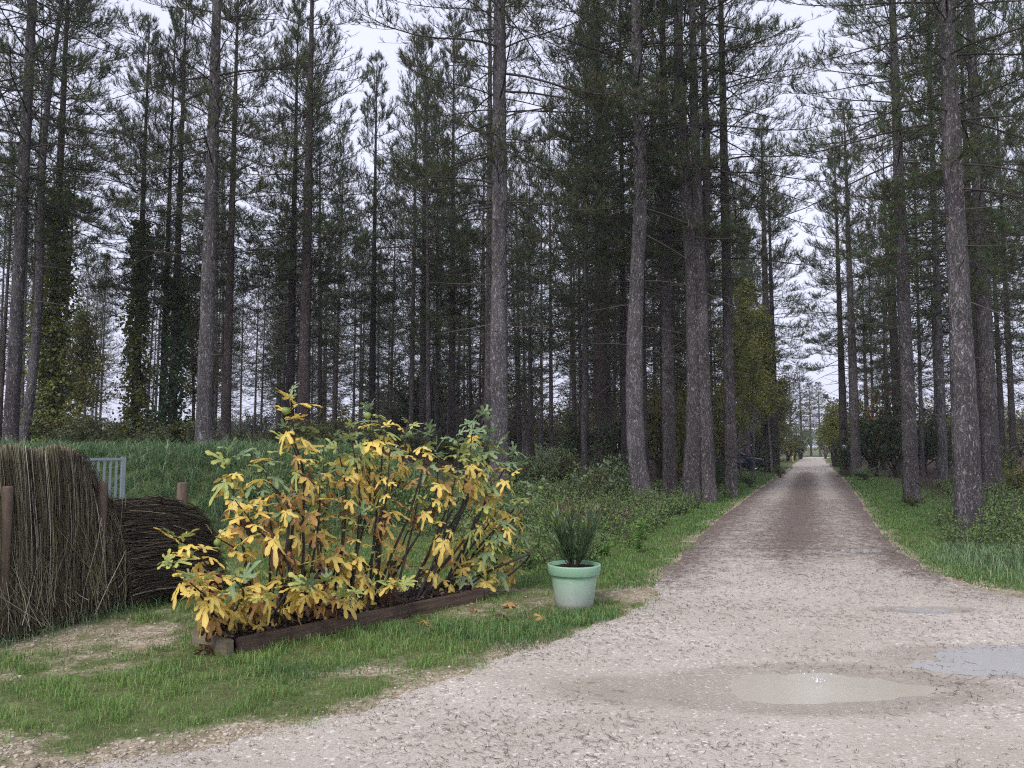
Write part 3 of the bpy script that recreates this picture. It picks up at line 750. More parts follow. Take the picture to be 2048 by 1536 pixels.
# ------------------------------------------------------------------ shrubs and broad-leaved trees
def rc(rng, n, k=4):
    return rep(np.stack([rng.uniform(0, 1, n), rng.uniform(0, 1, n), rng.uniform(0, 1, n), np.ones(n)], 1), k)
def shrub_meshes(seed, mat, n=1100, leaf=.05, stems=11, flat=.8, hollow=.35, droop=0.0):
    """a bush one metre high, about as wide"""
    rng = np.random.default_rng(seed)
    az = rng.uniform(0, 6.283, stems); sp = rng.uniform(.1, .62, stems) * flat; h = rng.uniform(.5, 1.0, stems) * (1 - .35 * sp)
    K = 6; s = np.linspace(0, 1, K)
    P = np.stack([np.cos(az)[:, None] * sp[:, None] * s ** 1.3, np.sin(az)[:, None] * sp[:, None] * s ** 1.3, h[:, None] * s ** .8 - .03], -1)
    P = P + np.cumsum(rng.normal(0, .02, P.shape), 1)
    w = MB(); V, F = tubes(P, np.linspace(.014, .004, K)[None].repeat(stems, 0), 4); w.add(V, F)
    m = stems * 6; b = rng.integers(0, stems, m); f = rng.uniform(.35, 1, m) * (K - 1); i0 = np.minimum(f.astype(int), K - 2); fr = (f - i0)[:, None]
    q = P[b, i0] * (1 - fr) + P[b, i0 + 1] * fr; d = unit(rng.normal(0, 1, (m, 3)) * [1, 1, .6] + [0, 0, .35]); L = rng.uniform(.12, .32, m)
    TP = q[:, None] + d[:, None] * (L[:, None] * np.linspace(0, 1, 3))[..., None]
    V, F = tubes(TP, np.linspace(.005, .002, 3)[None].repeat(m, 0), 3); w.add(V, F)
    g = MB(); c = rng.integers(0, m, n); u = rng.uniform(.15, 1.1, n)
    B = q[c] + d[c] * (L[c] * u)[:, None] + rng.normal(0, .025, (n, 3)); B[:, 2] = np.maximum(B[:, 2], .02)
    D = unit(rng.normal(0, .8, (n, 3)) + d[c] * .6 + [0, 0, -droop])
    V, F = leaves(B, D, leaf * rng.uniform(.6, 1.4, n), leaf * .62 * rng.uniform(.7, 1.3, n), rng); g.add(V, F, rc(rng, n))
    return w.mesh('stems', M['stem']), g.mesh('foliage', M[mat])
def shrub(proto, x, y, h, wd, label, group, name='bush', cat='bush', rz=0.0):
    o = empty(name, (x, y, float(hgt(x, y)) - .02), rz); o.scale = (wd, wd, h)
    link('stems', proto[0], o); link('foliage', proto[1], o)
    return tag(o, label, cat, group)
SH = {'mid': [shrub_meshes(11, 'mid_leaf'), shrub_meshes(12, 'mid_leaf', 900, .06)], 'dark': [shrub_meshes(13, 'dark_leaf', 2600, .04, 16), shrub_meshes(14, 'dark_leaf', 2400, .045, 14)],
      'oak': [shrub_meshes(15, 'oak_leaf', 1300, .05)], 'pale': [shrub_meshes(16, 'pale_leaf', 700, .07, 8), shrub_meshes(19, 'pale_leaf', 2200, .04, 14)], 'yellow': [shrub_meshes(17, 'yellow_leaf', 900, .05)],
      'red': [shrub_meshes(18, 'red_leaf', 260, .05)], 'birch': [shrub_meshes(20, 'birch_leaf', 1500, .04, 12)], 'far': [shrub_meshes(21, 'mid_leaf', 3000, .03, 16), shrub_meshes(22, 'oak_leaf', 3000, .03, 16), shrub_meshes(23, 'dark_leaf', 3200, .028, 16)]}
rng = np.random.default_rng(31)
BORD = {}
def at_px(px, Y): return atdepth(px, 892, Y)[:2]
def band(n, pxr, yr, hr, kinds, wf, label, group, name='bush', cat='bush'):
    for k in range(n):
        px = pxr[0] + (pxr[1] - pxr[0]) * (k + rng.uniform(.1, .9)) / n; Y = rng.uniform(*yr)
        x, y = at_px(px, Y); h = rng.uniform(*hr); kk = SH[str(rng.choice(kinds))]
        BORD.setdefault(label, []).append((px, shrub(kk[int(rng.integers(0, len(kk)))], x, y, h, h * rng.uniform(*wf), label, group, name, cat, rng.uniform(0, 6.28))))
band(14, (120, 420), (20.5, 30), (.7, 1.5), ['mid', 'mid', 'oak', 'dark'], (.9, 1.5), 'low greyish bush on the bank by the ivy-clad trunks', 'bushes on the bank by the ivy-clad trunks')
band(16, (420, 760), (20.5, 30), (.6, 1.3), ['mid', 'mid', 'oak', 'dark'], (.9, 1.5), 'low greyish bush on the bank by the pale grey pine', 'bushes on the bank by the pale grey pine')
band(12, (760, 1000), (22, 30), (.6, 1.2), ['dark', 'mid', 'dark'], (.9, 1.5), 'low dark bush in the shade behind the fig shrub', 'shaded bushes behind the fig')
band(9, (1020, 1260), (20, 27), (1.0, 1.7), ['pale', 'mid', 'pale'], (.6, .9), 'leggy pale-leaved bush in front of the dark wood', 'leggy bushes before the dark wood')
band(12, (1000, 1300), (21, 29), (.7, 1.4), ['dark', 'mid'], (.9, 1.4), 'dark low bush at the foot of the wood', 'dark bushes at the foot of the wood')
for px, Y, h, w_, k, lab in [(828, 37, 4.6, 3.0, 'dark', 'tall dark evergreen bush deep in the wood behind the fig'), (1150, 33, 3.0, 2.4, 'dark', 'broad dark evergreen bush left of the ivy-footed pine'),
                             (1235, 31, 3.4, 2.2, 'dark', 'dark evergreen bush right of the ivy-footed pine'), (1318, 31, 4.6, 2.2, 'oak', 'olive-green sapling bush between the bending and slim pines'),
                             (1360, 30, 4.2, 1.8, 'oak', 'olive-green sapling bush left of the twin-stemmed pine'), (1448, 34, 5.0, 2.4, 'birch', 'yellow-green tall bush between the twin-stemmed and roadside pines'),
                             (1437, 27, 1.6, 1.1, 'dark', 'small dark bush at the foot of the twin-stemmed pine'), (1498, 31, .75, 1.1, 'pale', 'low fresh-green bush on the left verge below the car'),
                             (1560, 40, .8, 1.0, 'mid', 'small bush at the foot of the shadowed roadside pine'), (1728, 37, .7, 1.4, 'pale', 'low fresh-green bush before the dark thicket'),
                             (1752, 42, 4.2, 3.2, 'dark', 'left bush of the dark thicket behind the slender grey pine'), (1795, 40, 4.6, 3.6, 'dark', 'tallest bush of the dark thicket right of the road'),
                             (1845, 42, 3.6, 3.2, 'dark', 'right bush of the dark thicket behind the verge pine'), (1890, 45, 3.2, 3.0, 'dark', 'farthest bush of the dark thicket by the massive pine'),
                             (1690, 41, 2.2, 1.3, 'dark', 'narrow dark bush at the foot of the sign-bearing pine'), (1742, 52, 5.4, 2.6, 'yellow', 'bright yellow autumn bush above the dark thicket'),
                             (1766, 50, 7.4, 2.8, 'red', 'sparse red-leaved sapling above the dark thicket'), (1822, 20.6, .42, .7, 'mid', 'small bush round the foot of the verge pine'),
                             (2015, 30, 1.8, 1.6, 'mid', 'grey-green bush behind the thick brownish pine'), (1935, 32, 2.0, 2.0, 'mid', 'grey-green bush between the two thick right-hand pines'),
                             (2040, 22, 1.2, 1.2, 'oak', 'brownish bush at the right picture edge')]:
    x, y = at_px(px, Y); kk = SH[k]
    shrub(kk[0] if k != 'pale' else kk[1], x, y, h, w_, lab, 'bushes under the pines', rz=rng.uniform(0, 6))
# road end and horizon
for px, Y, h, w_, k, lab in [(1575, 84, 3.2, 3.4, 'oak', 'brownish bush at the left of the road end'), (1600, 96, 4.8, 4.4, 'pale', 'pale green rounded bush at the end of the road'),
                             (1553, 78, 4.5, 4.0, 'oak', 'olive bush left of the brownish road-end bush'), (1588, 90, 3.4, 3.6, 'mid', 'grey bush between the brownish and pale road-end bushes'),
                             (1668, 62, 6.0, 4.0, 'birch', 'yellowish small tree above the green wire fence'), (1690, 72, 6.5, 4.5, 'mid', 'grey-green small tree behind the wire fence'),
                             (1650, 100, 4.4, 4.0, 'mid', 'small far bush right of the road end')]:
    x, y = at_px(px, Y); kk = SH[k]; shrub(kk[-1], x, y, h, w_, lab, 'bushes at the road end', rz=rng.uniform(0, 6))
for a, b, n, hr, lab, grp in [(-250, 420, 22, (2.6, 5.5), 'distant hedge bush on the horizon behind the ivy', 'distant hedge left'),
                              (420, 760, 14, (3, 6.5), 'distant hedge bush on the horizon left of the fig top', 'distant hedge behind the fig left'),
                              (760, 1250, 18, (5, 10), 'distant dark bush closing the wood behind the fig', 'distant hedge middle'),
                              (1250, 1560, 11, (5, 10), 'distant bush closing the wood near the road', 'distant hedge near the road'),
                              (1700, 2250, 20, (3.5, 7.5), 'distant bush closing the wood right of the road', 'distant hedge right')]:
    band(n, (a, b), (76, 98), hr, ['far'], (1.1, 1.7), lab, grp)
for k, (px, Y, s, lab) in enumerate([(1603, 120, 1.05, 'left of the hazy conifers beyond the road end'), (1622, 128, .9, 'middle one of the hazy conifers beyond the road end'), (1640, 118, .85, 'right of the hazy conifers beyond the road end'), (1582, 125, 1.1, 'far left one of the hazy conifers beyond the road end')]):
    x, y = at_px(px, Y); H, r, wm, nm = MID[2]
    o = empty('pine_tree', (x, y, 0), k * 1.3, s * .8); o.scale = (s * 1.5, s * 1.5, s * .62)
    link('trunk', MIDTRUNK[2][0], o); link('branches', wm, o); link('crown', nm, o); tag(o, lab, 'pine tree', 'hazy conifers beyond the road end')

number_off(BORD)
# young birches with thin stems and yellowing leaves
def birch(seed, px, Y, H, spread, label, bark='bark_pale', mat='birch_leaf', n=6500):
    rng = np.random.default_rng(seed); x, y = at_px(px, Y)
    root = empty('birch_tree', (x, y, float(hgt(x, y))))
    K = 12; s = np.linspace(0, 1, K); P = np.stack([.25 * np.sin(s * 3 + seed), .2 * np.cos(s * 2.4 + seed) - .2, s * H - .2], -1)
    m = MB(); V, F = tubes(P[None], (np.linspace(.075, .012, K))[None], 9); m.add(V, F); m.build('trunk', M[bark], root, True)
    nb = 34; f = rng.uniform(.3, .97, nb) * (K - 1); i0 = np.minimum(f.astype(int), K - 2); fr = (f - i0)[:, None]
    q = P[i0] * (1 - fr) + P[i0 + 1] * fr; az = rng.uniform(0, 6.28, nb); L = spread * (1.15 - f / (K - 1)) * rng.uniform(.6, 1.2, nb) + .3
    KB = 6; sb = np.linspace(0, 1, KB); el = np.radians(55) - np.radians(70) * sb
    D = np.stack([np.cos(el)[None] * np.cos(az)[:, None], np.cos(el)[None] * np.sin(az)[:, None], np.sin(el)[None] + 0 * az[:, None]], -1)
    BP = q[:, None] + np.concatenate([np.zeros((nb, 1, 3)), np.cumsum(D[:, :-1] * (L / KB)[:, None, None], 1)], 1)
    m = MB(); V, F = tubes(BP, np.linspace(.018, .004, KB)[None].repeat(nb, 0), 4); m.add(V, F)
    m.build('branches', M['deadwood'], root)
    c = rng.integers(0, nb, n); f = rng.uniform(.2, 1, n) * (KB - 1); i0 = np.minimum(f.astype(int), KB - 2); fr = (f - i0)[:, None]
    clump = rng.normal(0, .16, (nb, KB, 3))
    B = BP[c, i0] * (1 - fr) + BP[c, i0 + 1] * fr + clump[c, i0] + rng.normal(0, .17, (n, 3)) - [0, 0, .12]
    V, F = leaves(B, unit(rng.normal(0, .6, (n, 3)) + [0, 0, -.6]), rng.uniform(.07, .13, n), rng.uniform(.05, .10, n), rng)
    m = MB(); m.add(V, F, rc(rng, n)); m.build('crown', M[mat], root)
    return tag(root, label, 'tree', 'young broad-leaved trees by the road')
birch(1, 1496, 41, 10.5, 1.3, 'young birch with thin pale stem in front of the dark car')
birch(2, 1532, 47, 10.5, 1.2, 'yellow-green birch between the pale-stemmed birch and the road')
birch(3, 1476, 37, 8.0, 1.1, 'small yellow-green tree just right of the roadside pine')
birch(4, 1560, 56, 6.5, 1.6, 'olive leafy tree overhanging the left road edge further on', 'bark_dark', 'oak_leaf')
birch(5, 1380, 37, 7.6, 1.5, 'olive leafy tree half hidden by the twin-stemmed pine', 'bark_dark', 'oak_leaf')
birch(6, 150, 33, 6.0, 1.6, 'olive leafy tree between the two ivy-clad pines', 'bark_dark', 'oak_leaf')
birch(7, 375, 31, 7.4, 1.5, 'olive leafy tree left of the pale grey pine', 'bark_dark', 'oak_leaf')
birch(8, 1672, 60, 5.2, 1.9, 'yellowish leafy tree over the wire fence', 'bark_dark', 'birch_leaf')

# ------------------------------------------------------------------ grass and undergrowth
def grass(name, label, mat, x, y, L, wmin, seed, lean=.6, px=.55):
    rng = np.random.default_rng(seed); n = len(x)
    z = surf(x, y)[0] - .01
    W = np.maximum(wmin, px * y / 788.) * rng.uniform(.7, 1.3, n)
    V, F = grass_blades(np.stack([x, y, z], 1), L, W, rng, lean)
    c1 = np.clip(.5 + .45 * fbm(x * 1.2, y * 1.2, seed) + .35 * fbm(x * 5, y * 5, seed + 9) + rng.normal(0, .28, n), 0, 1)
    m = MB(); m.add(V, F, rep(np.stack([c1, rng.uniform(0, 1, n), c1 * 0, c1 * 0 + 1], 1), 5))
    return tag(m.build(name, M[mat]), label, kind='stuff')
rng = np.random.default_rng(61)
x, y = scatter(230000, rng, 3.4, 14.0, 1.5)
sd = sdf_poly(x, y); g = grassness(x, y, sd); tuft = smooth(-.15, .55, fbm(x * 5, y * 5, 62) + .22)
k = (rng.uniform(0, 1, len(x)) < g ** 1.3 * np.maximum(tuft, .3)) & (sd > -.12) & (hgt(x, y) < .3)
x, y, sd, g = x[k], y[k], sd[k], g[k]; print('lawn', len(x))
grass('lawn_grass', 'short patchy lawn grass with gravel showing through', 'grass', x, y, (.018 + .062 * g) * (.55 + .95 * smooth(-.5, .6, fbm(x * 5, y * 5, 62))) * rng.uniform(.5, 1.4, len(x)), .0026, 1, .85, .55)
# lush darker grass by the pot and along the planter
x, y = scatter(90000, rng, 5.2, 9.5, 1.2, .5)
sd = sdf_poly(x, y)
l = np.exp(-(((x - .75) / .72) ** 2 + ((y - 7.45) / .5) ** 2)) + np.exp(-(((x + .5) / 1.0) ** 2 + ((y - 7.0) / .32) ** 2)) + .75 * np.exp(-(((x + 1.7) / .6) ** 2 + ((y - 5.75) / .3) ** 2)) + .8 * np.exp(-(((x + .05) / .5) ** 2 + ((y - 6.6) / .3) ** 2))
k = (rng.uniform(0, 1, len(x)) < 1.2 * l * smooth(-.4, .35, fbm(x * 4, y * 4, 63))) & (sd > .0) & ((x - .62) ** 2 + (y - 8.02) ** 2 > .19 ** 2)
x, y, l = x[k][:34000], y[k][:34000], l[k][:34000]; print('lush', len(x))
grass('lush_grass', 'lush dark green grass round the pot and planter', 'grass_dark', x, y, (.05 + .07 * l) * rng.uniform(.5, 1.3, len(x)), .0035, 2, .75, .6)
# verges
x, y = scatter(260000, rng, 9.0, 60, 1.45)
sd = sdf_poly(x, y); av = np.abs(road_v(x, y))
k = (sd > .02) & (rng.uniform(0, 1, len(x)) < smooth(5.5, 2.4, av) * smooth(13, 16, y) + smooth(14, 11, y) * .55 * (x > -3.5) + .10 * (y < 30)) & ((hgt(x, y) < .35) | (x > 4))
x, y = x[k][:70000], y[k][:70000]; print('verge', len(x))
M['verge'] = leaf_mat('verge_blades', c4(.045, .125, .028), c4(.13, .245, .055), None, .3)
grass('verge_grass', 'short green grass on the road verges', 'verge', x, y, np.clip(.05 + .0016 * y, .05, .13) * rng.uniform(.6, 1.3, len(x)), .004, 3, .7, .7)
# bank: long overhanging grass
x = rng.uniform(-12.5, 1.5, 90000); y = rng.uniform(12.2, 19.5, 90000)
hh = hgt(x, y); k = (rng.uniform(0, 1, len(x)) < smooth(.0, .35, hh) * smooth(2.0, -1.5, x) * smooth(19.5, 16.5, y)) & (np.abs(x / y) < .72)
x, y = x[k][:30000], y[k][:30000]; n = len(x); print('bank', n)
tl = np.clip(.25 + .26 * fbm(x * 1.6, y * 1.6, 64), .08, .55) * rng.uniform(.6, 1.35, n)
z = hgt(x, y) - .02
nt_ = 1900; tx = rng.uniform(-12.5, .5, nt_); ty = rng.uniform(12.3, 17.5, nt_); kk_ = (hgt(tx, ty) > .1) & (rng.uniform(0, 1, nt_) < smooth(1.0, -1.5, tx)); tx, ty = tx[kk_], ty[kk_]
c_ = np.repeat(np.arange(len(tx)), 22); bx_, by_ = tx[c_] + rng.normal(0, .05, len(c_)), ty[c_] + rng.normal(0, .05, len(c_))
Vt, Ft = grass_blades(np.stack([bx_, by_, hgt(bx_, by_) - .02], 1), rng.uniform(.22, .62, len(tx))[c_] * rng.uniform(.6, 1.2, len(c_)), np.maximum(.007, .7 * by_ / 788.) * rng.uniform(.7, 1.3, len(c_)), rng, 1.15, np.array([.05, -.35, 0]))
ct_ = np.clip(rng.uniform(-.1, 1.1, len(tx))[c_] + rng.normal(0, .2, len(c_)), 0, 1)
V, F = grass_blades(np.stack([x, y, z], 1), tl, np.maximum(.006, .62 * y / 788.) * rng.uniform(.7, 1.3, n), rng, .95, np.array([.1, -.75, 0]))
c1 = np.clip(.5 + .9 * fbm(x * 1.6, y * 1.6, 64) + rng.normal(0, .2, n), 0, 1)
m = MB(); m.add(V, F, rep(np.stack([c1, rng.uniform(0, .97, n), c1, c1 * 0 + 1], 1), 5))
m.add(Vt, Ft, rep(np.stack([ct_, rng.uniform(0, .95, len(c_)), ct_, ct_ * 0 + 1], 1), 5))
tag(m.build('bank_grass', M['grass_cool']), 'long overhanging grass on the bank behind the brush fence', kind='stuff')
# tall grass at the right edge and at the foot of the fence
x = np.concatenate([rng.uniform(4.2, 9.5, 26000), rng.uniform(-5.2, -3.2, 9000)]); y = np.concatenate([rng.uniform(7.8, 12.5, 26000), rng.uniform(5.9, 9.2, 9000)])
sd = sdf_poly(x, y); fx = np.abs((x + 4.33) * .973 - (y - 6.67) * .229 - .16)
k = (sd > .03) & (((x > 4) & (rng.uniform(0, 1, len(x)) < smooth(.0, .9, sd) * (.55 + .6 * fbm(x, y, 66)))) | ((x < 0) & (rng.uniform(0, 1, len(x)) < np.exp(-(fx / .22) ** 2))))
x, y, sd = x[k], y[k], sd[k]; print('tall', len(x))
grass('tall_grass', 'tall soft grass along the right verge and fence foot', 'grass_cool', x, y, np.where(x > 0, .12 + .2 * smooth(0, 1.2, sd), .2) * rng.uniform(.5, 1.3, len(x)), .0045, 5, .95, .6)
# brambles and nettles under the trees
def undergrowth(name, label, pts, hs, seed, mat='bramble', per=130, leaf=.05):
    rng = np.random.default_rng(seed); g, w = MB(), MB()
    C = np.repeat(np.arange(len(pts)), 7); n = len(C); az = rng.uniform(0, 6.28, n); L = hs[C] * rng.uniform(.5, 1.25, n); e = np.radians(rng.uniform(35, 85, n))
    K = 5; s = np.linspace(0, 1, K); sp = np.cos(e) * L
    P = np.stack([pts[C, 0, None] + (np.cos(az) * sp)[:, None] * s, pts[C, 1, None] + (np.sin(az) * sp)[:, None] * s, (L * np.sin(e))[:, None] * (s * 1.5 - .55 * s * s) + hgt(pts[C, 0], pts[C, 1])[:, None] - .02], -1)
    V, F = tubes(P, np.maximum(.003, .0006 * pts[C, 1])[:, None] * np.linspace(1, .6, K), 3); w.add(V, F, rep(rng.uniform(0, 1, n), K * 3))
    q = rng.integers(0, n, per * len(pts)); f = rng.uniform(.12, 1, len(q)) * (K - 1); i0 = np.minimum(f.astype(int), K - 2); fr = (f - i0)[:, None]
    B = P[q, i0] * (1 - fr) + P[q, i0 + 1] * fr + rng.normal(0, .05, (len(q), 3)); B[:, 2] = np.maximum(B[:, 2], hgt(B[:, 0], B[:, 1]) + .01)
    D = unit(rng.normal(0, .7, (len(q), 3)) + [0, 0, .1]); lf = leaf * rng.uniform(.55, 1.35, len(q)) * (1 + .012 * B[:, 1])
    V, F = leaves(B, D, lf, lf * .6, rng); cl = rng.uniform(0, 1, len(pts))[C[q]]
    g.add(V, F, rep(np.stack([np.clip(cl * .6 + rng.uniform(0, .5, len(q)), 0, 1), rng.uniform(0, .98, len(q)) * .6 + cl * .36, cl, cl * 0 + 1], 1), 4))
    o = g.build(name, M[mat]); w.build('stems', M['deadwood'], o); tag(o, label, kind='stuff')
def pick(n, f, xr, yr, seed):
    rng = np.random.default_rng(seed); x = rng.uniform(*xr, n * 12); y = rng.uniform(*yr, n * 12)
    k = rng.uniform(0, 1, len(x)) < f(x, y); return np.stack([x[k][:n], y[k][:n]], 1)
pl = pick(430, lambda x, y: smooth(.5, 1.2, sdf_poly(x, y)) * (road_v(x, y) < 0) * smooth(9.9, 10.8, y) * (x / y > -.06) * (.4 + .6 * smooth(-.3, .3, fbm(x * .7, y * .7, 71))), (-1.2, 8), (10.2, 26), 72)
undergrowth('bramble_undergrowth', 'tangled brambles and nettles at the foot of the wood', pl, np.clip(.36 + .26 * fbm(pl[:, 0], pl[:, 1], 73) + .012 * (pl[:, 1] - 10), .18, 1.0), 74, 'bramble', 160, .04)
pr_ = pick(260, lambda x, y: smooth(.55, 1.8, sdf_poly(x, y) - .10 * (y - 9)) * (road_v(x, y) > 0) * (x / y < .75) * (.35 + .65 * smooth(-.3, .3, fbm(x * .6, y * .6, 75))), (4, 22), (8.6, 30), 76)
_e = np.random.default_rng(3).normal(0, 1, (95, 2)) * [1.3, 1.2] + [8.3, 13.0]; _e = _e[sdf_poly(_e[:, 0], _e[:, 1]) > .7]; pr_ = np.vstack([pr_, _e])
undergrowth('verge_undergrowth', 'leafy undergrowth and brambles round the right-hand pines', pr_, np.clip(.45 + .35 * fbm(pr_[:, 0], pr_[:, 1], 77), .2, .9), 78, 'bramble', 190, .036)
# withered reddish stalks left of the bending pine
pb = np.stack([rng.uniform(.9, 2.0, 12), rng.uniform(14.2, 15.6, 12)], 1)
M['dry_leaf'] = leaf_mat('dry_stalk_leaves', c4(.14, .075, .05), c4(.24, .15, .10), None, .2)
undergrowth('withered_stalks', 'reddish withered stalks between the oleander and bending pine', pb, np.full(12, .55), 79, 'dry_leaf', 90, .035)
# bank ivy and low plants right of the bank
pk = pick(90, lambda x, y: (hgt(x, y) > .12) * smooth(-5.0, -2.2, x) * (x / y < .02), (-5.5, 1), (12.4, 16), 80)
undergrowth('bank_undergrowth', 'low leafy plants on the bank behind the fig', pk, np.full(len(pk), .3), 81, 'bramble', 110, .05)
def weed(px, py, h, n, label, name='weed'):
    rng = np.random.default_rng(n); p = ground(px, py); o = empty(name, p)
    P = []; 
    for k in range(n):
        a, s = rng.uniform(0, 6.28), rng.uniform(.02, .16); hh = h * rng.uniform(.6, 1)
        P.append([[math.cos(a) * s * t, math.sin(a) * s * t, hh * t] for t in np.linspace(0, 1, 6)])
    P = np.array(P); w = MB(); V, F = tubes(P, np.linspace(.005, .002, 6)[None].repeat(n, 0), 4); w.add(V, F); w.build('stems', M['weed'], o)
    m = n * 34; c = rng.integers(0, n, m); f = rng.uniform(.1, 1, m) * 5; i0 = np.minimum(f.astype(int), 4); fr = (f - i0)[:, None]
    B = P[c, i0] * (1 - fr) + P[c, i0 + 1] * fr; a = rng.uniform(0, 6.28, m)
    D = unit(np.stack([np.cos(a), np.sin(a), rng.uniform(-.2, .7, m)], 1))
    V, F = leaves(B, D, rng.uniform(.06, .13, m), rng.uniform(.012, .022, m), rng); g = MB(); g.add(V, F, rc(rng, m)); g.build('leaves', M['weed'], o)
    tag(o, label, 'weed')
weed(1277, 1105, .56, 9, 'bright green upright weed right of the potted oleander')
weed(1205, 1112, .2, 14, 'low pale green weed clump just behind the pot')
# bare arching shoots on the bank
for k, (px, tpx, tpy, lab) in enumerate([(282, 248, 830, 'bare arching shoot rising above the metal gate'), (372, 325, 850, 'bare arching shoot between the gate and the pale grey pine'), (440, 395, 820, 'bare thin shoot beside the pale grey pine')]):
    a = atdepth(px, 960, 13.2); a[2] = hgt(a[0], a[1]); b = atdepth(tpx, tpy, 12.6); o = empty('bare_shoot', a); s = np.linspace(0, 1, 9)[:, None]
    P = (b - a) * s + np.array([.25, 0, .1]) * np.sin(s * np.pi) * .5; m = MB(); V, F = tubes(P[None], np.linspace(.008, .004, 9)[None], 4); m.add(V, F)
    for j in range(3, 8):
        d = np.array([.22 * (-1) ** j, .1, .24]); V, F = tubes(np.array([[P[j], P[j] + d * .5, P[j] + d + [0, 0, .05]]]), np.array([[.004, .0035, .003]]), 3); m.add(V, F)
    m.build('stem', M['deadwood'], o); tag(o, lab, 'sapling', 'bare shoots on the bank')

# ------------------------------------------------------------------ planter
import bmesh
def bev_box(sx, sy, sz, bev=.008, seed=0):
    bm = bmesh.new(); bmesh.ops.create_cube(bm, size=1)
    for v in bm.verts: v.co = Vector((v.co.x * sx, v.co.y * sy, v.co.z * sz))
    bmesh.ops.bevel(bm, geom=list(bm.edges), offset=bev, segments=2, affect='EDGES')
    me = bpy.data.meshes.new('board'); bm.to_mesh(me); bm.free(); return me
def wood_mat(name, a, b, moss=0.0, sc=(1.5, 22, 22)):
    t = NT(name); v = t.coords(sc); n = t.noise(1.6, 6, .65, v, 1.2); n2 = t.noise(4, 4, .6, t.coords())
    c = t.mix(t.mapr(n, .3, .72), a, b); c = t.mix(t.mapr(n2, .5, .75, 0, .6), c, tuple(x_ * .4 for x_ in a[:3]) + (1,))
    if moss: c = t.mix(t.mapr(t.noise(7, 4, .6, t.coords()), .52, .68, 0, moss), c, c4(.12, .13, .06))
    return t.fin(c, .75, t.bump(n, .8, .006), .3)
M['sleeper'] = wood_mat('wet_planter_wood', c4(.045, .031, .023), c4(.145, .098, .07))
M['sleeper_grey'] = wood_mat('grey_planter_end', c4(.12, .095, .065), c4(.25, .21, .15), .5)
M['soil'] = NT('planter_soil'); _t = M['soil']; M['soil'] = _t.fin(_t.mix(_t.noise(40, 5, .7), c4(.008, .006, .005), c4(.05, .036, .028)), .9, _t.bump(_t.noise(50, 5, .7), 1, .02), .2)
P1 = ground(462, 1312)[:2]; PE = unit(np.array([.655, .756])); PN = np.array([-PE[1], PE[0]])
PLEN, PWID, PH, BT = 2.85, .56, .14, .055
ang = math.atan2(PE[1], PE[0])
planter = empty('planter_box', (P1[0], P1[1], 0), ang)
tag(planter, 'long low wooden planter bed of dark boards under the fig shrub', 'planter')
def board(name, cx, cy, lx, ly, mat, rz=0, tilt=0):
    me = bev_box(lx, ly, PH); me.materials.append(mat); o = link(name, me, planter); o.location = (cx, cy, PH / 2 - .02); o.rotation_euler = (tilt, 0, rz); return o
board('board', PLEN / 2 + .03, BT / 2, PLEN - .06, BT, M['sleeper'])
board('board', PLEN / 2 + .03, PWID - BT / 2, PLEN - .06, BT, M['sleeper'])
o = board('board', BT / 2 - .03, PWID / 2, PWID, BT, M['sleeper_grey'], R(90)); o['label'] = 'weathered greyish end board'
board('board', PLEN + BT / 2 + .003, PWID / 2, PWID, BT, M['sleeper'], R(90))
gx, gy = np.meshgrid(np.linspace(.03, PLEN - .01, 90), np.linspace(BT, PWID - BT, 16)); gz_ = .105 + .03 * fbm(gx * 3, gy * 3, 5) + .012 * fbm(gx * 14, gy * 14, 6)
i = np.arange(gx.size).reshape(gx.shape); m = MB(); m.add(np.stack([gx, gy, gz_], -1), np.stack([i[:-1, :-1], i[:-1, 1:], i[1:, 1:], i[1:, :-1]], -1).reshape(-1, 4))
m.build('soil', M['soil'], planter, True)
rng = np.random.default_rng(9); n = 1500; bx = rng.uniform(.05, PLEN - .05, n); by = rng.uniform(BT, PWID - BT, n); B = np.stack([bx, by, .115 + .03 * fbm(bx * 3, by * 3, 5) + rng.uniform(0, .015, n)], 1)
V, F = leaves(B, unit(rng.normal(0, 1, (n, 3)) * [1, 1, .3]), rng.uniform(.03, .07, n), rng.uniform(.01, .03, n), rng); m = MB(); m.add(V, F, rc(rng, n))
M['mulch'] = leaf_mat('bark_mulch', c4(.012, .009, .008), c4(.075, .05, .038), c4(.14, .09, .06), 0)
o = m.build('mulch', M['mulch'], planter); o['kind'] = 'stuff'
def pl(tx, ty): q = P1 + PE * tx + PN * ty; return np.array([q[0], q[1], .1])

# ------------------------------------------------------------------ fig shrub
def fig_mat(name, base, edge, vein, amt, blotch=None):
    t = NT(name); _, r, g, b = t.attr(); p = t.coords(); rn = t.rnd()
    pos = t.n('ShaderNodeVectorMath', {0: p, 1: t.n('ShaderNodeCombineXYZ', {0: t.math('MULTIPLY', rn, 37.0), 1: rn, 2: rn}).outputs[0]}, operation='ADD').outputs[0]
    n = t.noise(16, 4, .6, pos)
    k = t.math('ADD', r, t.math('MULTIPLY', t.math('SUBTRACT', n, .5), 1.3))
    c = t.mix(t.mapr(k, .55, 1.15, 0, amt), base, edge)
    c = t.mix(t.math('MULTIPLY', t.mapr(rn, 0, 1), .3), c, t.mix(.5, c, edge))
    if blotch: c = t.mix(t.mapr(t.noise(30, 3, .6, pos), .6, .72, 0, .7), c, blotch)
    c = t.mix(t.mapr(g, .55, 1, 0, .45), c, vein)
    return t.fin(c, .5, t.bump(t.noise(60, 3, .6, p), .25, .003), .35, .3, c)
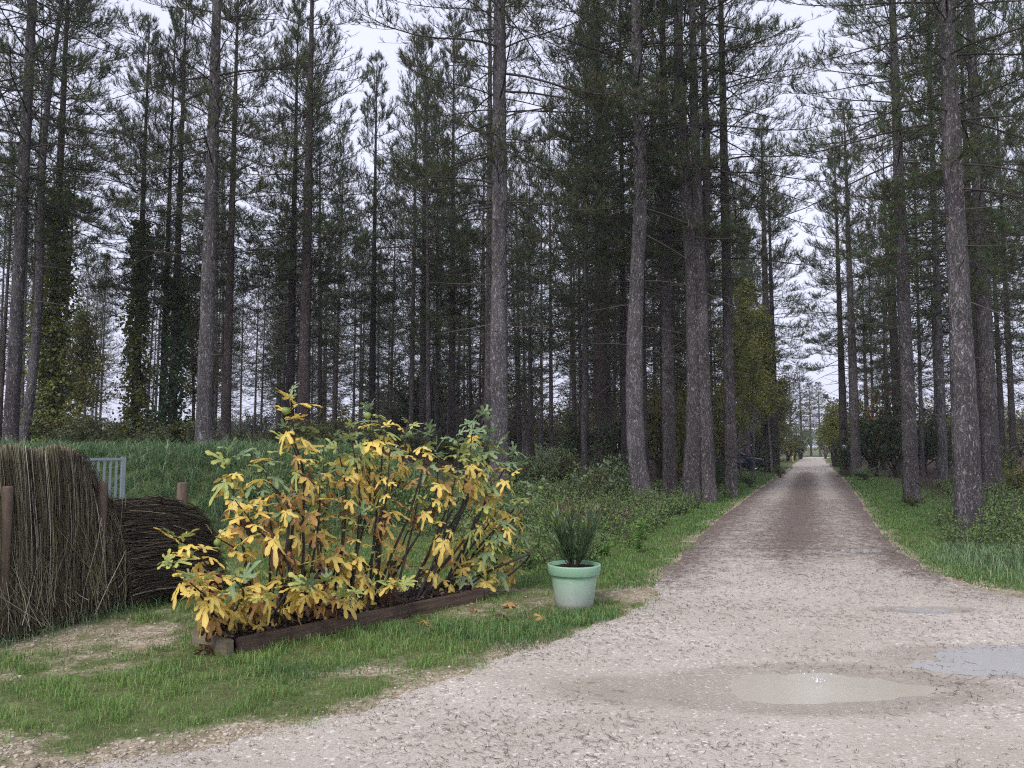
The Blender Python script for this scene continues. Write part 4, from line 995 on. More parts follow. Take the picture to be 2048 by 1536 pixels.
FIGM = [fig_mat('fig_leaf_green', c4(.19, .285, .145), c4(.30, .37, .15), c4(.36, .42, .22), .7),
        fig_mat('fig_leaf_lime', c4(.29, .37, .11), c4(.70, .58, .12), c4(.55, .55, .25), .8),
        fig_mat('fig_leaf_yellow', c4(.80, .60, .14), c4(.62, .38, .09), c4(.84, .72, .32), .5, c4(.40, .20, .05)),
        fig_mat('fig_leaf_orange', c4(.56, .33, .11), c4(.26, .13, .065), c4(.62, .42, .16), .8, c4(.20, .09, .04)),
        fig_mat('fig_leaf_brown', c4(.13, .06, .035), c4(.05, .028, .022), c4(.26, .14, .08), .8)]
def fig_leaf(seed, droop, curl):
    """a five-lobed fig leaf on its stalk: stalk from the origin along +Y"""
    rng = np.random.default_rng(seed); m = MB(); pet = rng.uniform(.4, .65)
    angs = np.radians(np.array([-112, -54, 0, 54, 112]) + rng.normal(0, 7, 5)); lens = np.array([.5, .84, 1.0, .84, .5]) * rng.uniform(.8, 1.15, 5)
    rs = np.array([0, .2, .37, .52, .75, .92, 1.0]); hw = np.array([0, .2, .2, .095, .135, .105, .02]) 
    V, F, C = [], [], []
    for a, Ln in zip(angs, lens):
        wv = hw * (.85 + .3 * rng.uniform()) * (.72 + .28 * Ln); wv[1:3] = 9; wv = np.minimum(wv, rs * Ln * math.tan(R(25.5)))
        dirv = np.array([math.sin(a), math.cos(a)]); nv = np.array([dirv[1], -dirv[0]]); b0 = len(V)
        side = rng.normal(0, .05)
        for j, (r_, w_) in enumerate(zip(rs, wv)):
            ctr = dirv * r_ * Ln + nv * side * r_ ** 2
            for sgn in (-1, 0, 1):
                q = ctr + nv * w_ * sgn * (1 + .12 * rng.normal() * (sgn != 0))
                rad = math.hypot(*q); lift = (.35 * w_ * abs(sgn)) * curl - droop * (rad ** 1.7) * .62 + .03 * rng.normal() * (j > 1)
                V.append([q[0], q[1], lift]); C.append([r_, 1.0 if sgn == 0 else 0.0, 0, 1])
        for j in range(len(rs) - 1):
            i0 = b0 + 3 * j
            if j == 0: F += [[i0 + 1, i0 + 4, i0 + 3], [i0 + 1, i0 + 5, i0 + 4]]
            else: F += [[i0, i0 + 1, i0 + 4], [i0, i0 + 4, i0 + 3], [i0 + 1, i0 + 2, i0 + 5], [i0 + 1, i0 + 5, i0 + 4]]
    V = np.array(V)
    # blade tips down from the stalk end
    th = -droop * .9; c, s = math.cos(th), math.sin(th); V = np.column_stack([V[:, 0], V[:, 1] * c - V[:, 2] * s, V[:, 1] * s + V[:, 2] * c]) + [0, pet, 0]
    m.add(V, np.array(F), np.array(C))
    Vp, Fp = tubes(np.array([[[0, 0, 0], [0, pet * .55, .02], [0, pet, 0]]]), np.array([[.014, .012, .012]]), 3); m.add(Vp, Fp, np.tile([0, 1, 0, 1.], (len(Vp), 1)))
    return m
LEAFG = [fig_leaf(900 + k, d, cu) for k, (d, cu) in enumerate([(.15, .5), (.3, .2), (.5, .8), (.7, .3), (.95, 1.0), (.45, -.3), (.75, 1.4), (.3, 1.0)])]
LEAFM = [[g.mesh('leaf', fm) for fm in FIGM] for g in LEAFG]

# shoots: tip pixel, base along the planter (m), via pixels
SHOOTS = [((578, 790), .75, [(606, 963), (590, 880)]), ((459, 905), .5, [(470, 1010)]), ((522, 918), .62, [(577, 1040), (540, 975)]), ((470, 1000), .55, [(588, 1150), (514, 1049)]),
          ((424, 1068), .5, [(483, 1110)]), ((345, 1078), .12, [(425, 1190), (405, 1125)]), ((335, 1130), .1, [(410, 1200)]), ((741, 820), 1.5, [(735, 1021), (738, 920)]), ((700, 860), 1.35, [(715, 1000)]),
          ((815, 850), 1.7, [(765, 1040), (805, 930)]), ((971, 832), 2.45, [(877, 1090), (925, 1005), (938, 900)]), ((1006, 880), 2.5, [(930, 1010)]), ((1045, 930), 2.9, [(965, 1015)]),
          ((1090, 965), 3.0, [(1010, 1040)]), ((1045, 1050), 3.0, [(1058, 1105), (1000, 1160)]), ((647, 890), .95, [(640, 1000)]), ((674, 880), 1.2, [(690, 1000)]), ((873, 890), 2.0, [(860, 1010)]),
          ((916, 875), 2.25, [(900, 1000)]), ((600, 1025), .8, [(600, 1120)]), ((640, 1020), .95, [(640, 1110)]), ((686, 1032), 1.1, [(680, 1120)]), ((721, 1025), 1.3, [(712, 1110)]), ((838, 1015), 1.9, [(800, 1090)]),
          ((608, 1100), .6, [(600, 1160)]), ((680, 1100), 1.1, [(672, 1160)]), ((932, 1062), 2.4, [(890, 1120)]), ((1006, 1082), 2.7, [(950, 1130)]), ((560, 1105), .45, [(550, 1170)]), ((500, 1120), .3, [(500, 1180)]),
          ((780, 905), 1.7, [(770, 1020)]), ((845, 940), 1.95, [(830, 1040)]), ((770, 980), 1.6, [(765, 1060)]), ((550, 985), .6, [(575, 1080)]), ((640, 950), .9, [(632, 1060)]), ((985, 960), 2.55, [(940, 1060)]), ((900, 980), 2.2, [(885, 1070)]),
          ((498, 1215), .3, [(490, 1200)]), ((530, 1205), .5, [(525, 1195)]), ((612, 1185), .85, [(605, 1185)]), ((740, 1180), 1.5, [(735, 1175)]), ((800, 1185), 1.8, [(790, 1170)]), ((701, 1215), 1.0, [(690, 1190)]), ((945, 1170), 2.7, [(930, 1150)]),
          ((995, 1160), 2.9, [(980, 1150)]), ((870, 1115), 2.1, [(860, 1140)]), ((1035, 1120), 3.1, [(1010, 1150)]), ((430, 1150), .2, [(440, 1190)]), ((960, 910), 2.4, [(930, 1010)]), ((570, 860), .78, [(600, 960)]),
          ((1030, 900), 2.75, [(970, 1010)]), ((985, 860), 2.5, [(940, 980)]), ((1065, 1000), 3.0, [(1010, 1060)]), ((945, 850), 2.35, [(925, 980)]), ((855, 865), 1.95, [(840, 980)]), ((770, 850), 1.6, [(760, 980)]), ((720, 900), 1.4, [(725, 1010)]), ((1015, 1000), 2.8, [(970, 1060)]),
          ((650, 1060), .9, [(645, 1130)]), ((760, 1085), 1.55, [(755, 1140)]), ((470, 1160), .3, [(480, 1200)]), ((575, 1160), .7, [(570, 1180)]), ((380, 1165), .05, [(420, 1205)]), ((655, 1165), 1.0, [(650, 1180)]), ((1000, 1040), 2.75, [(965, 1100)]), ((500, 955), .55, [(540, 1040)])]
fig = empty('fig_shrub', pl(PLEN / 2, PWID / 2) * [1, 1, 0]); tag(fig, 'sprawling fig shrub with yellow and green lobed leaves in the planter', 'shrub')
Finv = np.array(fig.location)
rng = np.random.default_rng(12)
def fig_depth(px):
    k = (px - 1024) / FPX; c = P1 + PN * (PWID / 2); t_ = (k * c[1] - c[0]) / (PE[0] - k * PE[1]); return float(np.clip((c + PE * t_)[1], 5.9, 9.0))
leaf_list, figs = [], []
for si, (tip, tb, via) in enumerate(SHOOTS):
    off = rng.uniform(-.42, .34); base = pl(min(tb * .9 + rng.normal(0, .08), PLEN - .15) if tb > .15 else tb, PWID * rng.uniform(.25, .75)); pts = [base]
    low = tip[1] > 1150
    d0 = fig_depth(tip[0]) + off - (.38 if low else 0)
    for j, (vx, vy) in enumerate(via): fr = (j + 1) / (len(via) + 1); pts.append(atdepth(vx, vy, base[1] * (1 - fr) + d0 * fr))
    pts.append(atdepth(tip[0], tip[1], d0)); pts = np.array(pts)
    if low: pts[1:-1, 2] = np.maximum(pts[1:-1, 2], .25)
    # smooth the control line
    q = np.concatenate([[2 * pts[0] - pts[1]], pts, [2 * pts[-1] - pts[-2]]]); path = []
    for j in range(1, len(q) - 2):
        for u in np.linspace(0, 1, 6, endpoint=False):
            a, b, c, d = q[j - 1:j + 3]; path.append(.5 * (2 * b + (c - a) * u + (2 * a - 5 * b + 4 * c - d) * u * u + (3 * b - a - 3 * c + d) * u ** 3))
    path = np.array(path + [pts[-1]]); path += np.vstack([[0, 0, 0], np.cumsum(rng.normal(0, .009, (len(path) - 1, 3)), 0) * np.linspace(0, 1, len(path) - 1)[::-1, None]])
    K = len(path); L = np.linalg.norm(np.diff(path, axis=0), axis=1).sum()
    m = MB(); V, F = tubes((path - Finv)[None], (np.linspace(.007 + .005 * min(L, 1.6), .0042, K) * (1.5 if si == 9 else 1))[None], 7); m.add(V, F); m.build('branch', M['fig_bark'], fig, True)
    cum = np.concatenate([[0], np.cumsum(np.linalg.norm(np.diff(path, axis=0), axis=1))])
    nl = int(rng.integers(10, 16)) if L > .6 else int(rng.integers(7, 11)); s = L; a0 = rng.uniform(0, 6.28)
    green = smooth(780, 1000, tip[0]) * 1.25 + (.5 if tip[1] < 1000 else .2)
    for r_ in range(nl):
        if s < .12 * L: break
        pos = np.array([np.interp(s, cum, path[:, c]) for c in range(3)]); az = a0 + r_ * 2.4 + rng.normal(0, .35)
        age = r_ / max(nl - 1, 1); el = R(62) * (1 - age) ** 1.3 - R(28) * age + rng.normal(0, .2)
        # stalks swing towards the light: the open side faces the gravel yard
        hd = np.array([math.cos(az), math.sin(az)]) + np.array([.12, -.4]); hd = hd / np.linalg.norm(hd)
        d = np.array([hd[0] * math.cos(el), hd[1] * math.cos(el), math.sin(el)])
        score = age * 1.25 + rng.normal(0, .24) - .40 * green + .22
        ci = 0 if score < .2 else 1 if score < .48 else 2 if score < .98 else 3 if score < 1.24 else 4
        dr = int(np.clip(rng.normal(1.2 + 3.2 * age, 1.1), 0, 7)) if ci < 4 else int(rng.choice([4, 6, 3]))
        size = (.108 + .078 * rng.uniform()) * (.62 if r_ == 0 else .85 if r_ == 1 else 1.0) * (.85 if ci == 4 else 1)
        leaf_list.append((pos, d, size, dr, ci)); s -= rng.uniform(.028, .07)
        if r_ in (1, 2, 3) and rng.uniform() < .24: figs.append(pos + np.array([hd[0] * .03, hd[1] * .03, -.02]))
print('fig leaves', len(leaf_list))
leaf_list.sort(key=lambda l: l[0][1] - .25 * l[2])
rest = [MB() for _ in FIGM]
for li, (pos, d, size, dr, ci) in enumerate(leaf_list):
    y_ = Vector(d); up = Vector((rng.normal(0, .25), rng.normal(0, .25) - .1, 1)); x_ = y_.cross(up).normalized(); z_ = x_.cross(y_)
    mat = Matrix((x_, y_, z_)).transposed().to_4x4(); mat = Matrix.Translation(Vector(pos - Finv)) @ mat @ Matrix.Diagonal((size * rng.uniform(.75, 1.12), size, size * rng.uniform(.6, 1.5), 1))
    if li < 300:
        o = link('leaf', LEAFM[dr][ci], fig); o.matrix_local = mat
        if ci == 4: o['label'] = 'withered brown leaf'
    else:
        A = np.array(mat); g = LEAFG[dr]
        for v, f, c in zip(g.V, g.F, g.C): rest[ci].V.append(v @ A[:3, :3].T + A[:3, 3]); n0 = sum(len(q) for q in rest[ci].V[:-1]); rest[ci].F.append(f - f.min() + n0 if False else f + rest[ci].n - (0 if v is g.V[0] else 0)); rest[ci].C.append(c); rest[ci].M.append(np.zeros(len(f), np.int32))
        rest[ci].n += g.n
allm = MB()
for ci, rm in enumerate(rest):
    if rm.V:
        off = allm.n
        for v, f, c in zip(rm.V, rm.F, rm.C): allm.V.append(v); allm.F.append(f + off); allm.C.append(c); allm.M.append(np.full(len(f), ci, np.int32))
        allm.n += rm.n
if allm.V: o = allm.build('farther_leaves', FIGM, fig); o['kind'] = 'stuff'
t = NT('fig_fruit_skin'); M['fruit'] = t.fin(t.mix(t.noise(18, 3), c4(.14, .22, .05), c4(.26, .34, .10)), .45, None, .4, .1)
m = MB(); V, F = lathe([(.001, -.055), (.016, -.053), (.024, -.042), (.026, -.03), (.021, -.016), (.011, -.004), (.005, .004), (.004, .014), (.001, .015)], 12); m.add(V, F); fm = m.mesh('fig_fruit', M['fruit'], True)
for p in figs[:26]:
    o = link('fig_fruit', fm, fig); o.location = p - Finv; o.rotation_euler = (rng.normal(0, .7), rng.normal(0, .7), 0); s = rng.uniform(.9, 1.3); o.scale = (s, s, s)
# leaves that have dropped
for k, (px, py, z0, lab) in enumerate([(388, 1308, 0, 'dry brown fig leaves curled on the grass left of the planter corner'), (650, 1298, 0, 'pale dry fig leaf on the grass before the planter'), (835, 1255, 0, 'orange fallen fig leaf on the grass below the planter board'),
                                       (925, 1222, 0, 'brown fallen fig leaf at the right end of the planter'), (1075, 1236, 0, 'thin dry fig leaf stalk on the grass before the pot'), (985, 1240, 0, 'dark dry fig leaf in the grass left of the pot'),
                                       (460, 1262, .13, 'tan dry fig leaf on the soil at the planter corner'), (1000, 1215, 0, 'orange fallen fig leaf under the right end of the shrub'), (395, 1318, 0, 'second dry fig leaf lying by the planter corner')]):
    p = ground(px, py); p[2] = surf(p[:1], p[1:2])[0][0] + .035 + z0
    o = link('fallen_fig_leaf', LEAFM[[4, 6, 2, 6, 4, 6, 6, 2, 4][k]][[4, 3, 3, 3, 3, 4, 3, 3, 4][k]]); o.location = p; o.scale = (.17, .17, .11); o.rotation_euler = (rng.normal(0, .25), rng.normal(0, .25), rng.uniform(0, 6.28))
    tag(o, lab, 'leaf', 'fallen fig leaves')

# ------------------------------------------------------------------ potted oleander
t = NT('pot_green_plastic'); p_ = t.coords(); sp = t.n('ShaderNodeSeparateXYZ', {'Vector': p_}).outputs[2]
n_ = t.noise(5, 5, .65, p_); fade = t.mapr(t.math('ADD', sp, t.math('MULTIPLY', t.math('SUBTRACT', n_, .5), .22)), .05, .33)
c = t.mix(fade, c4(.54, .57, .54), c4(.23, .40, .27)); c = t.mix(t.mapr(t.noise(60, 3, .6, p_), .66, .74, 0, .8), c, c4(.10, .13, .09))
c = t.mix(t.mapr(sp, .0, .06, .7, 0), c, c4(.24, .21, .16)); c = t.mix(t.mapr(t.noise(16, 4, .7, t.coords((1, 1, .25))), .52, .7, 0, .3), c, c4(.34, .40, .33))
M['pot'] = t.fin(c, .55, t.bump(t.noise(90, 3), .15, .003), .35)
pc = np.array([.622, 8.02, 0])
pot = empty('plant_pot', pc); tag(pot, 'round green plastic pot fading to white at its base', 'pot')
m = MB(); V, F = lathe([(.0, .004), (.178, .0), (.186, .006), (.232, .325), (.232, .33), (.20, .33)], 48); m.add(V, F); m.build('body', M['pot'], pot, True)
m = MB(); V, F = lathe([(.233, .322), (.252, .325), (.257, .333), (.267, .41), (.266, .422), (.258, .425), (.250, .421), (.243, .33)], 48); m.add(V, F); m.build('rim', M['pot'], pot, True)
rr_ = np.linspace(0, .246, 10); A, B_ = np.meshgrid(np.arange(40) * 2 * np.pi / 40, rr_); zz_ = .385 + .012 * fbm(B_ * np.cos(A) * 25, B_ * np.sin(A) * 25, 3)
i = np.arange(400).reshape(10, 40); j = np.roll(i, -1, 1); m = MB(); m.add(np.stack([B_ * np.cos(A), B_ * np.sin(A), zz_], -1), np.stack([i[:-1], j[:-1], j[1:], i[1:]], -1).reshape(-1, 4)); m.build('soil', M['soil'], pot, True)
ole = empty('oleander_plant', pc + [0, 0, .385]); tag(ole, 'dark green oleander bush growing in the green pot', 'plant')
rng = np.random.default_rng(20); n = 34; az = rng.uniform(0, 6.28, n); h = rng.uniform(.34, .60, n); sp_ = rng.uniform(.02, .30, n); K = 7; s = np.linspace(0, 1, K)
P = np.stack([np.cos(az)[:, None] * (.03 + sp_[:, None] * s ** .9), np.sin(az)[:, None] * (.03 + sp_[:, None] * s ** .9), h[:, None] * s ** 1.05 * (1.05 - .35 * sp_[:, None])], -1)
m = MB(); V, F = tubes(P, np.linspace(.006, .003, K)[None].repeat(n, 0), 5); m.add(V, F); m.build('stems', M['stem'], ole, True)
per = 30; c_ = np.repeat(np.arange(n), per); f = np.tile(np.linspace(.16, 1, per), n) * (K - 1); i0 = np.minimum(f.astype(int), K - 2); fr = (f - i0)[:, None]
B = P[c_, i0] * (1 - fr) + P[c_, i0 + 1] * fr; D0 = unit(P[c_, i0 + 1] - P[c_, i0]); a = np.tile(np.arange(per) * 2.1, n) + az[c_] + rng.normal(0, .3, len(c_))
out = np.stack([np.cos(a), np.sin(a), 0 * a], 1); D = unit(D0 * rng.uniform(.9, 1.5, (len(a), 1)) + out * rng.uniform(.3, .75, (len(a), 1)))
Lf = rng.uniform(.08, .135, len(a)); V, F = leaves(B, D, Lf, rng.uniform(.013, .021, len(a)), rng, .3); m = MB(); cc = rng.uniform(0, .95, len(a)); cc[f > 5.6] = .99
m.add(V, F, rep(np.stack([rng.uniform(0, 1, len(a)), cc, cc, cc * 0 + 1], 1), 4)); o = m.build('leaves', M['oleander'], ole); o['kind'] = 'stuff'

# ------------------------------------------------------------------ brush fence
t = NT('heather_brush_stems'); colr, r_, g_, b_ = t.attr(); M['brush'] = t.fin(colr, .85, None, .2)
M['post'] = wood_mat('fence_post_wood', c4(.06, .04, .03), c4(.16, .115, .085), 0, (14, 14, 1.2))
M['wire'] = NT('rusty_wire').fin(c4(.05, .04, .035), .6, None, .4, 0, None, .6)
PAL = 1.4 * np.array([[.062, .05, .036], [.10, .085, .056], [.038, .03, .024], [.20, .175, .115], [.15, .15, .075], [.36, .34, .27], [.085, .062, .044]])
def brush_color(n, rng, w): 
    c = PAL[rng.choice(len(PAL), n, p=np.array(w) / sum(w))] * rng.uniform(.7, 1.3, (n, 1)); return np.column_stack([c, np.ones(n)])
fence = empty('brush_fence', (-4.2, 7.2, 0)); tag(fence, 'sagging fence of brown heather brush tied between round posts', 'fence'); FO = np.array([-4.2, 7.2, 0])
A0, A1, A2 = ground(-130, 1312)[:2], ground(204, 1219)[:2], ground(386, 1176)[:2]
def fpath(A, B, t_): return A[None] + (B - A)[None] * t_[:, None]
rng = np.random.default_rng(33)
def stems(name, base, top, n, w, bulge, seed, K=6, rad=.0028, jit=.05, label=None, sag=None):
    rng = np.random.default_rng(seed); s = np.linspace(0, 1, K)[None, :, None]
    P = base[:, None] * (1 - s) + top[:, None] * s + bulge[:, None] * (np.sin(s * np.pi))
    P = P + np.cumsum(rng.normal(0, jit / K, P.shape), 1) * np.array([1, 1, .3])
    rr = rad * rng.uniform(.6, 1.7, n)[:, None] * np.linspace(1, .5, K); V, F = tubes(P - FO, rr, 3); m = MB(); m.add(V, F, rep(brush_color(n, rng, w), K * 3))
    o = m.build(name, M['brush'], fence); o['kind'] = 'stuff'
    if label: o['label'] = label
    return o
# tall upright panel: rounded shoulder at its right end
n = 5200; tt = rng.uniform(0, 1, n); b = fpath(A0, A1, tt); dirp = unit(A1 - A0); nrm = np.array([dirp[1], -dirp[0]])
thick = rng.normal(0, .035, n); b = b + nrm * (thick[:, None] + .05 + .03 * np.sin(tt * 5)[:, None])
ztop = 1.60 + .02 * np.sin(tt * 23) - .06 * rng.uniform(0, 1, n) ** 3 - .50 * smooth(.70, 1.0, tt) ** 1.1
zt0 = np.where(rng.uniform(0, 1, n) < .35, rng.uniform(.0, .9, n), 0); tl = zt0 * 0
top = fpath(A0, A1, np.clip(tt - .10 * smooth(.75, 1, tt), 0, 1)) + nrm * (thick[:, None] * .6); base3 = np.column_stack([b + nrm * .02, zt0 * .6 - .02]); top3 = np.column_stack([top, ztop * np.where(zt0 > 0, 1, rng.uniform(.62, 1.0, n) ** .35)])
stems('upright_brush', base3, top3, n, [2.5, 3, 2.5, 3, 2.6, 2.4, 2.5], np.column_stack([nrm[0] * .05 + np.zeros(n), nrm[1] * .05 + np.zeros(n), np.zeros(n)]), 41)
# drooping tips on the shoulder
n = 600; tt = rng.uniform(.72, .96, n); q = fpath(A0, A1, tt); z0_ = 1.62 - .50 * smooth(.70, 1.0, tt) ** 1.1
b3 = np.column_stack([q - dirp * .05, z0_ - .12]); t3 = np.column_stack([q + dirp * rng.uniform(.06, .18, (n, 1)) + nrm * rng.normal(.02, .05, (n, 1)), z0_ - rng.uniform(.15, .5, n)])
stems('shoulder_brush', b3, t3, n, [4, 2, 3, .6, .3, .2, 4], np.column_stack([np.zeros((n, 2)), np.full(n, .10)]), 42, 6, .0024)
# lower panel beside the middle post, leaning right, grey-green at its foot
d2 = unit(A2 - A1); n2_ = np.array([d2[1], -d2[0]]); n = 2600; tt = rng.uniform(.0, .62, n); q = fpath(A1, A2, tt)
b3 = np.column_stack([q + d2 * .10 + n2_ * rng.normal(.12, .04, (n, 1)), np.full(n, -.02) + rng.uniform(0, .35, n) * (rng.uniform(0, 1, n) < .4)])
t3 = np.column_stack([q - d2 * (.12 + .25 * tt[:, None]) + n2_ * rng.normal(.0, .04, (n, 1)), 1.12 - .55 * tt + rng.uniform(-.15, .06, n)])
stems('leaning_brush', b3, t3, n, [3, 2.5, 3, 1.5, 2.2, .8, 3], np.column_stack([np.tile(n2_ * .10 + d2 * .05, (n, 1)), np.zeros(n)]), 43)
# flopped-over brush lying sideways over the low end
n = 4200; u = rng.uniform(0, 1, n); ph = rng.uniform(-.25, 1.0, n); q0 = A1 + d2 * .02
zc = .97 * (1 - np.maximum(ph, 0) ** 1.5 * .92); outw = .05 + .34 * smooth(-.2, 1, ph) ** .8
st_ = rng.uniform(-.05, .55, n); ln = rng.uniform(.35, .85, n)
def flop(sx, dz): return np.column_stack([q0 + d2 * (sx * np.linalg.norm(A2 - A1))[:, None] + n2_ * (outw + rng.normal(0, .02, n))[:, None], zc + dz])
e_ = np.minimum(st_ + ln, 1.03 + .05 * ph); b3 = flop(st_, .04 + rng.normal(0, .03, n)); t3 = flop(e_, -.04 - .30 * smooth(.7, 1.05, e_) * rng.uniform(.3, 1, n) + rng.normal(0, .03, n)); b3[:, 2] = np.maximum(b3[:, 2], .02); t3[:, 2] = np.maximum(t3[:, 2], .02)
stems('flopped_brush', b3, t3, n, [5, 1.2, 5, .3, .1, .05, 5], np.column_stack([np.zeros((n, 2)), np.full(n, .03)]), 44, 6, .0028, .06, 'dark brush lying sideways over the low end')
# stray stems and tie wires
n = 260; tt = rng.uniform(.1, 1, n); q = fpath(A0, A1, tt); b3 = np.column_stack([q + nrm * rng.uniform(.2, .32, (n, 1)), rng.uniform(0, .25, n)]); t3 = np.column_stack([q + dirp * rng.normal(.0, .28, (n, 1)) + nrm * .14, rng.uniform(.4, 1.15, n)])
stems('stray_stems', b3, t3, n, [1, 2, 1, 3, 2, 2, 2], np.zeros((n, 3)), 45, 5, .002, .08)
n = 1500; tt = rng.uniform(.0, 1.02, n); q = fpath(A0, A1, tt); b3 = np.column_stack([q + nrm * rng.uniform(.10, .26, (n, 1)), rng.uniform(-.02, .1, n)]); t3 = np.column_stack([q + dirp * rng.normal(.0, .06, (n, 1)) + nrm * rng.uniform(.08, .17, (n, 1)), rng.uniform(.35, .62, n) + .25 * rng.uniform(0, 1, n) ** 2 + .15 * np.sin(tt * 21)])
stems('skirt_brush', b3, t3, n, [2, 3, 2, 3, 2.5, 1.2, 2], np.zeros((n, 3)), 46, 5, .0024, .06)
for z_ in (.18, .45, .72, 1.0, 1.25, 1.47):
    tq = np.linspace(0, .99 - .12 * (z_ > 1.2), 24); q = fpath(A0, A1, tq) + nrm * (.125 - .05 * z_ / 1.5); P = np.column_stack([q, z_ + .012 * np.sin(tq * 30) - .02 * tq]) - FO
    m = MB(); V, F = tubes(P[None], np.full((1, 24), .003), 4); m.add(V, F); m.build('tie_wire', M['wire'], fence)
for px, py, Y, r_, z1, lab in [(16, 972, 6.55, .042, 1.27, None), (206, 968, 7.72, .046, 1.25, None), (365, 975, 8.75, .058, 1.2, None)]:
    p = atdepth(px, py, Y); m = MB(); prof = [(0, -.2), (r_ * 1.04, -.2), (r_ * 1.03, .4), (r_, z1 - .012), (r_ * .9, z1), (0, z1 + .004)]; V, F = lathe(prof, 18); V[:, :2] *= (1 + .03 * fbm(V[:, 0] * 30, V[:, 2] * 3, 4))[:, None]
    m.add(V, F); o = m.build('post', M['post'], fence, True); o.location = np.array([p[0], p[1], 0]) - FO; o.rotation_euler = (R(1), R(.5), 0)

# ------------------------------------------------------------------ metal gate
t = NT('galvanised_steel'); M['steel'] = t.fin(t.mix(t.noise(12, 4), c4(.20, .24, .27), c4(.30, .34, .37)), .45, None, .5, 0, None, .35)
g1 = atdepth(247, 915, 10.2); g0 = atdepth(120, 915, 9.6); gd = unit((g1 - g0)[:2]); gl = np.linalg.norm((g1 - g0)[:2]); ga = math.atan2(gd[1], gd[0])
gate = empty('metal_gate', (g0[0], g0[1], 0), ga); tag(gate, 'grey galvanised bar gate behind the brush fence', 'gate')
zt = float(g1[2])
def gbar(name, cx, cz, sx, sz, sy=.03):
    me = bev_box(sx, sy, sz, .004); me.materials.append(M['steel']); o = link(name, me, gate); o.location = (cx, 0, cz); return o
gbar('frame_rail', gl / 2, zt - .02, gl - .05, .035); gbar('frame_rail', gl / 2, .12, gl - .05, .035); gbar('frame_post', gl, zt / 2 - .02, .05, zt + .06, .05)
nb = 13
for k in range(nb): gbar('bar', gl - .085 - k * .075, (zt - .04 + .14) / 2, .03, zt - .18 - .002, .014)

# ------------------------------------------------------------------ parked car
t = NT('dark_blue_car_paint'); M['paint'] = t.fin(c4(.012, .016, .032), .25, None, .5, 0, None, .2, .8)
M['glass'] = NT('car_glass').fin(c4(.03, .04, .05), .05, None, .8); M['rubber'] = NT('tyre_rubber').fin(c4(.015, .015, .016), .85, None, .2)
M['rim'] = NT('wheel_rim').fin(c4(.35, .36, .38), .35, None, .5, 0, None, .8); M['lamp'] = NT('headlamp_glass').fin(c4(.55, .58, .62), .1, None, .7); M['plastic'] = NT('black_plastic').fin(c4(.02, .02, .022), .6, None, .3)
cx_, cy_ = at_px(1490, 51); car = empty('parked_car', (cx_ - .9, cy_, float(hgt(cx_, cy_)) - .02), R(-8)); tag(car, 'dark blue car parked among the trees left of the road', 'car')
def loft(st, K=9):
    """st: rows x, z0, z1, half width low, half width high"""
    V, n = [], len(st)
    for x_, z0, z1, w0, w1 in st:
        ring = [(-w0 * .92, z0), (-w0, z0 + .1 * (z1 - z0)), (-(w0 + w1) / 2 * 1.01, z0 + .55 * (z1 - z0)), (-w1, z0 + .9 * (z1 - z0)), (-w1 * .9, z1)]
        ring = ring + [(-a, b) for a, b in ring[::-1]]; V += [(x_, a, b) for a, b in ring]
    S = 10; i = np.arange(n * S).reshape(n, S); j = np.roll(i, -1, 1)
    return np.array(V), np.stack([i[:-1], j[:-1], j[1:], i[1:]], -1).reshape(-1, 4), i
V, F, ix = loft([(-2.15, .42, .80, .70, .72), (-2.08, .28, .92, .82, .80), (-1.4, .22, .97, .87, .84), (-.3, .20, .98, .88, .85), (.7, .20, .95, .88, .84), (1.0, .21, .93, .87, .82), (1.75, .24, .80, .85, .76), (2.08, .30, .70, .78, .68), (2.18, .36, .58, .66, .60)])
m = MB(); m.add(V, F); m.F += [ix[0][None, ::-1], ix[-1][None]]; m.M += [np.zeros(1, np.int32)] * 2; m.build('body', M['paint'], car, True)
V, F, ix = loft([(-1.95, .93, .99, .74, .70), (-1.45, .94, 1.36, .76, .60), (-.6, .95, 1.45, .78, .60), (.15, .95, 1.43, .78, .60), (.45, .95, 1.34, .78, .60), (1.12, .90, .96, .76, .70)])
m = MB(); m.add(V, F); m.build('roof', M['paint'], car, True)
for sgn in (-1, 1):
    for x0, x1 in ((-1.35, -.62), (-.52, .22), (.30, .80)):
        zt_ = 1.33 if x1 < .5 else 1.12
        q = np.array([[x0, sgn * .792, 1.0], [x1, sgn * .792, 1.0], [x1 - (.02 if x1 < .5 else .42), sgn * .665, zt_ if x1 < .5 else 1.3], [x0 + .03, sgn * .665, 1.33]]); m = MB(); m.add(np.vstack([q, q + [0, sgn * .006, 0]]), [[0, 1, 2, 3], [4, 5, 6, 7], [0, 1, 5, 4], [1, 2, 6, 5], [2, 3, 7, 6], [3, 0, 4, 7]]); m.build('side_window', M['glass'], car)
    m = MB(); V, F = lathe([(.02, -.05), (.08, -.05), (.1, 0), (.08, .05), (.02, .05)], 12); m.add(V * [1.2, 1, 1], F); o = m.build('mirror', M['paint'], car, True); o.location = (.72, sgn * .93, 1.02)
    m = MB(); m.add(*box(1.98, sgn * .60, .66, .22, .24, .11)); m.build('headlight', M['lamp'], car)
    for xw in (-1.32, 1.32):
        m = MB(); V, F = lathe([(.19, -.1), (.29, -.1), (.315, -.07), (.315, .07), (.29, .1), (.19, .1)], 24); V = V[:, [0, 2, 1]]; m.add(V, F); w_ = m.build('wheel', M['rubber'], car, True); w_.location = (xw, sgn * .80, .315)
        m = MB(); V, F = lathe([(0, .06), (.05, .07), (.06, .03), (.17, .05), (.2, .1), (.2, -.1)], 20); V = V[:, [0, 2, 1]] * [1, sgn, 1]; m.add(V, F); m.build('rim', M['rim'], w_, True)
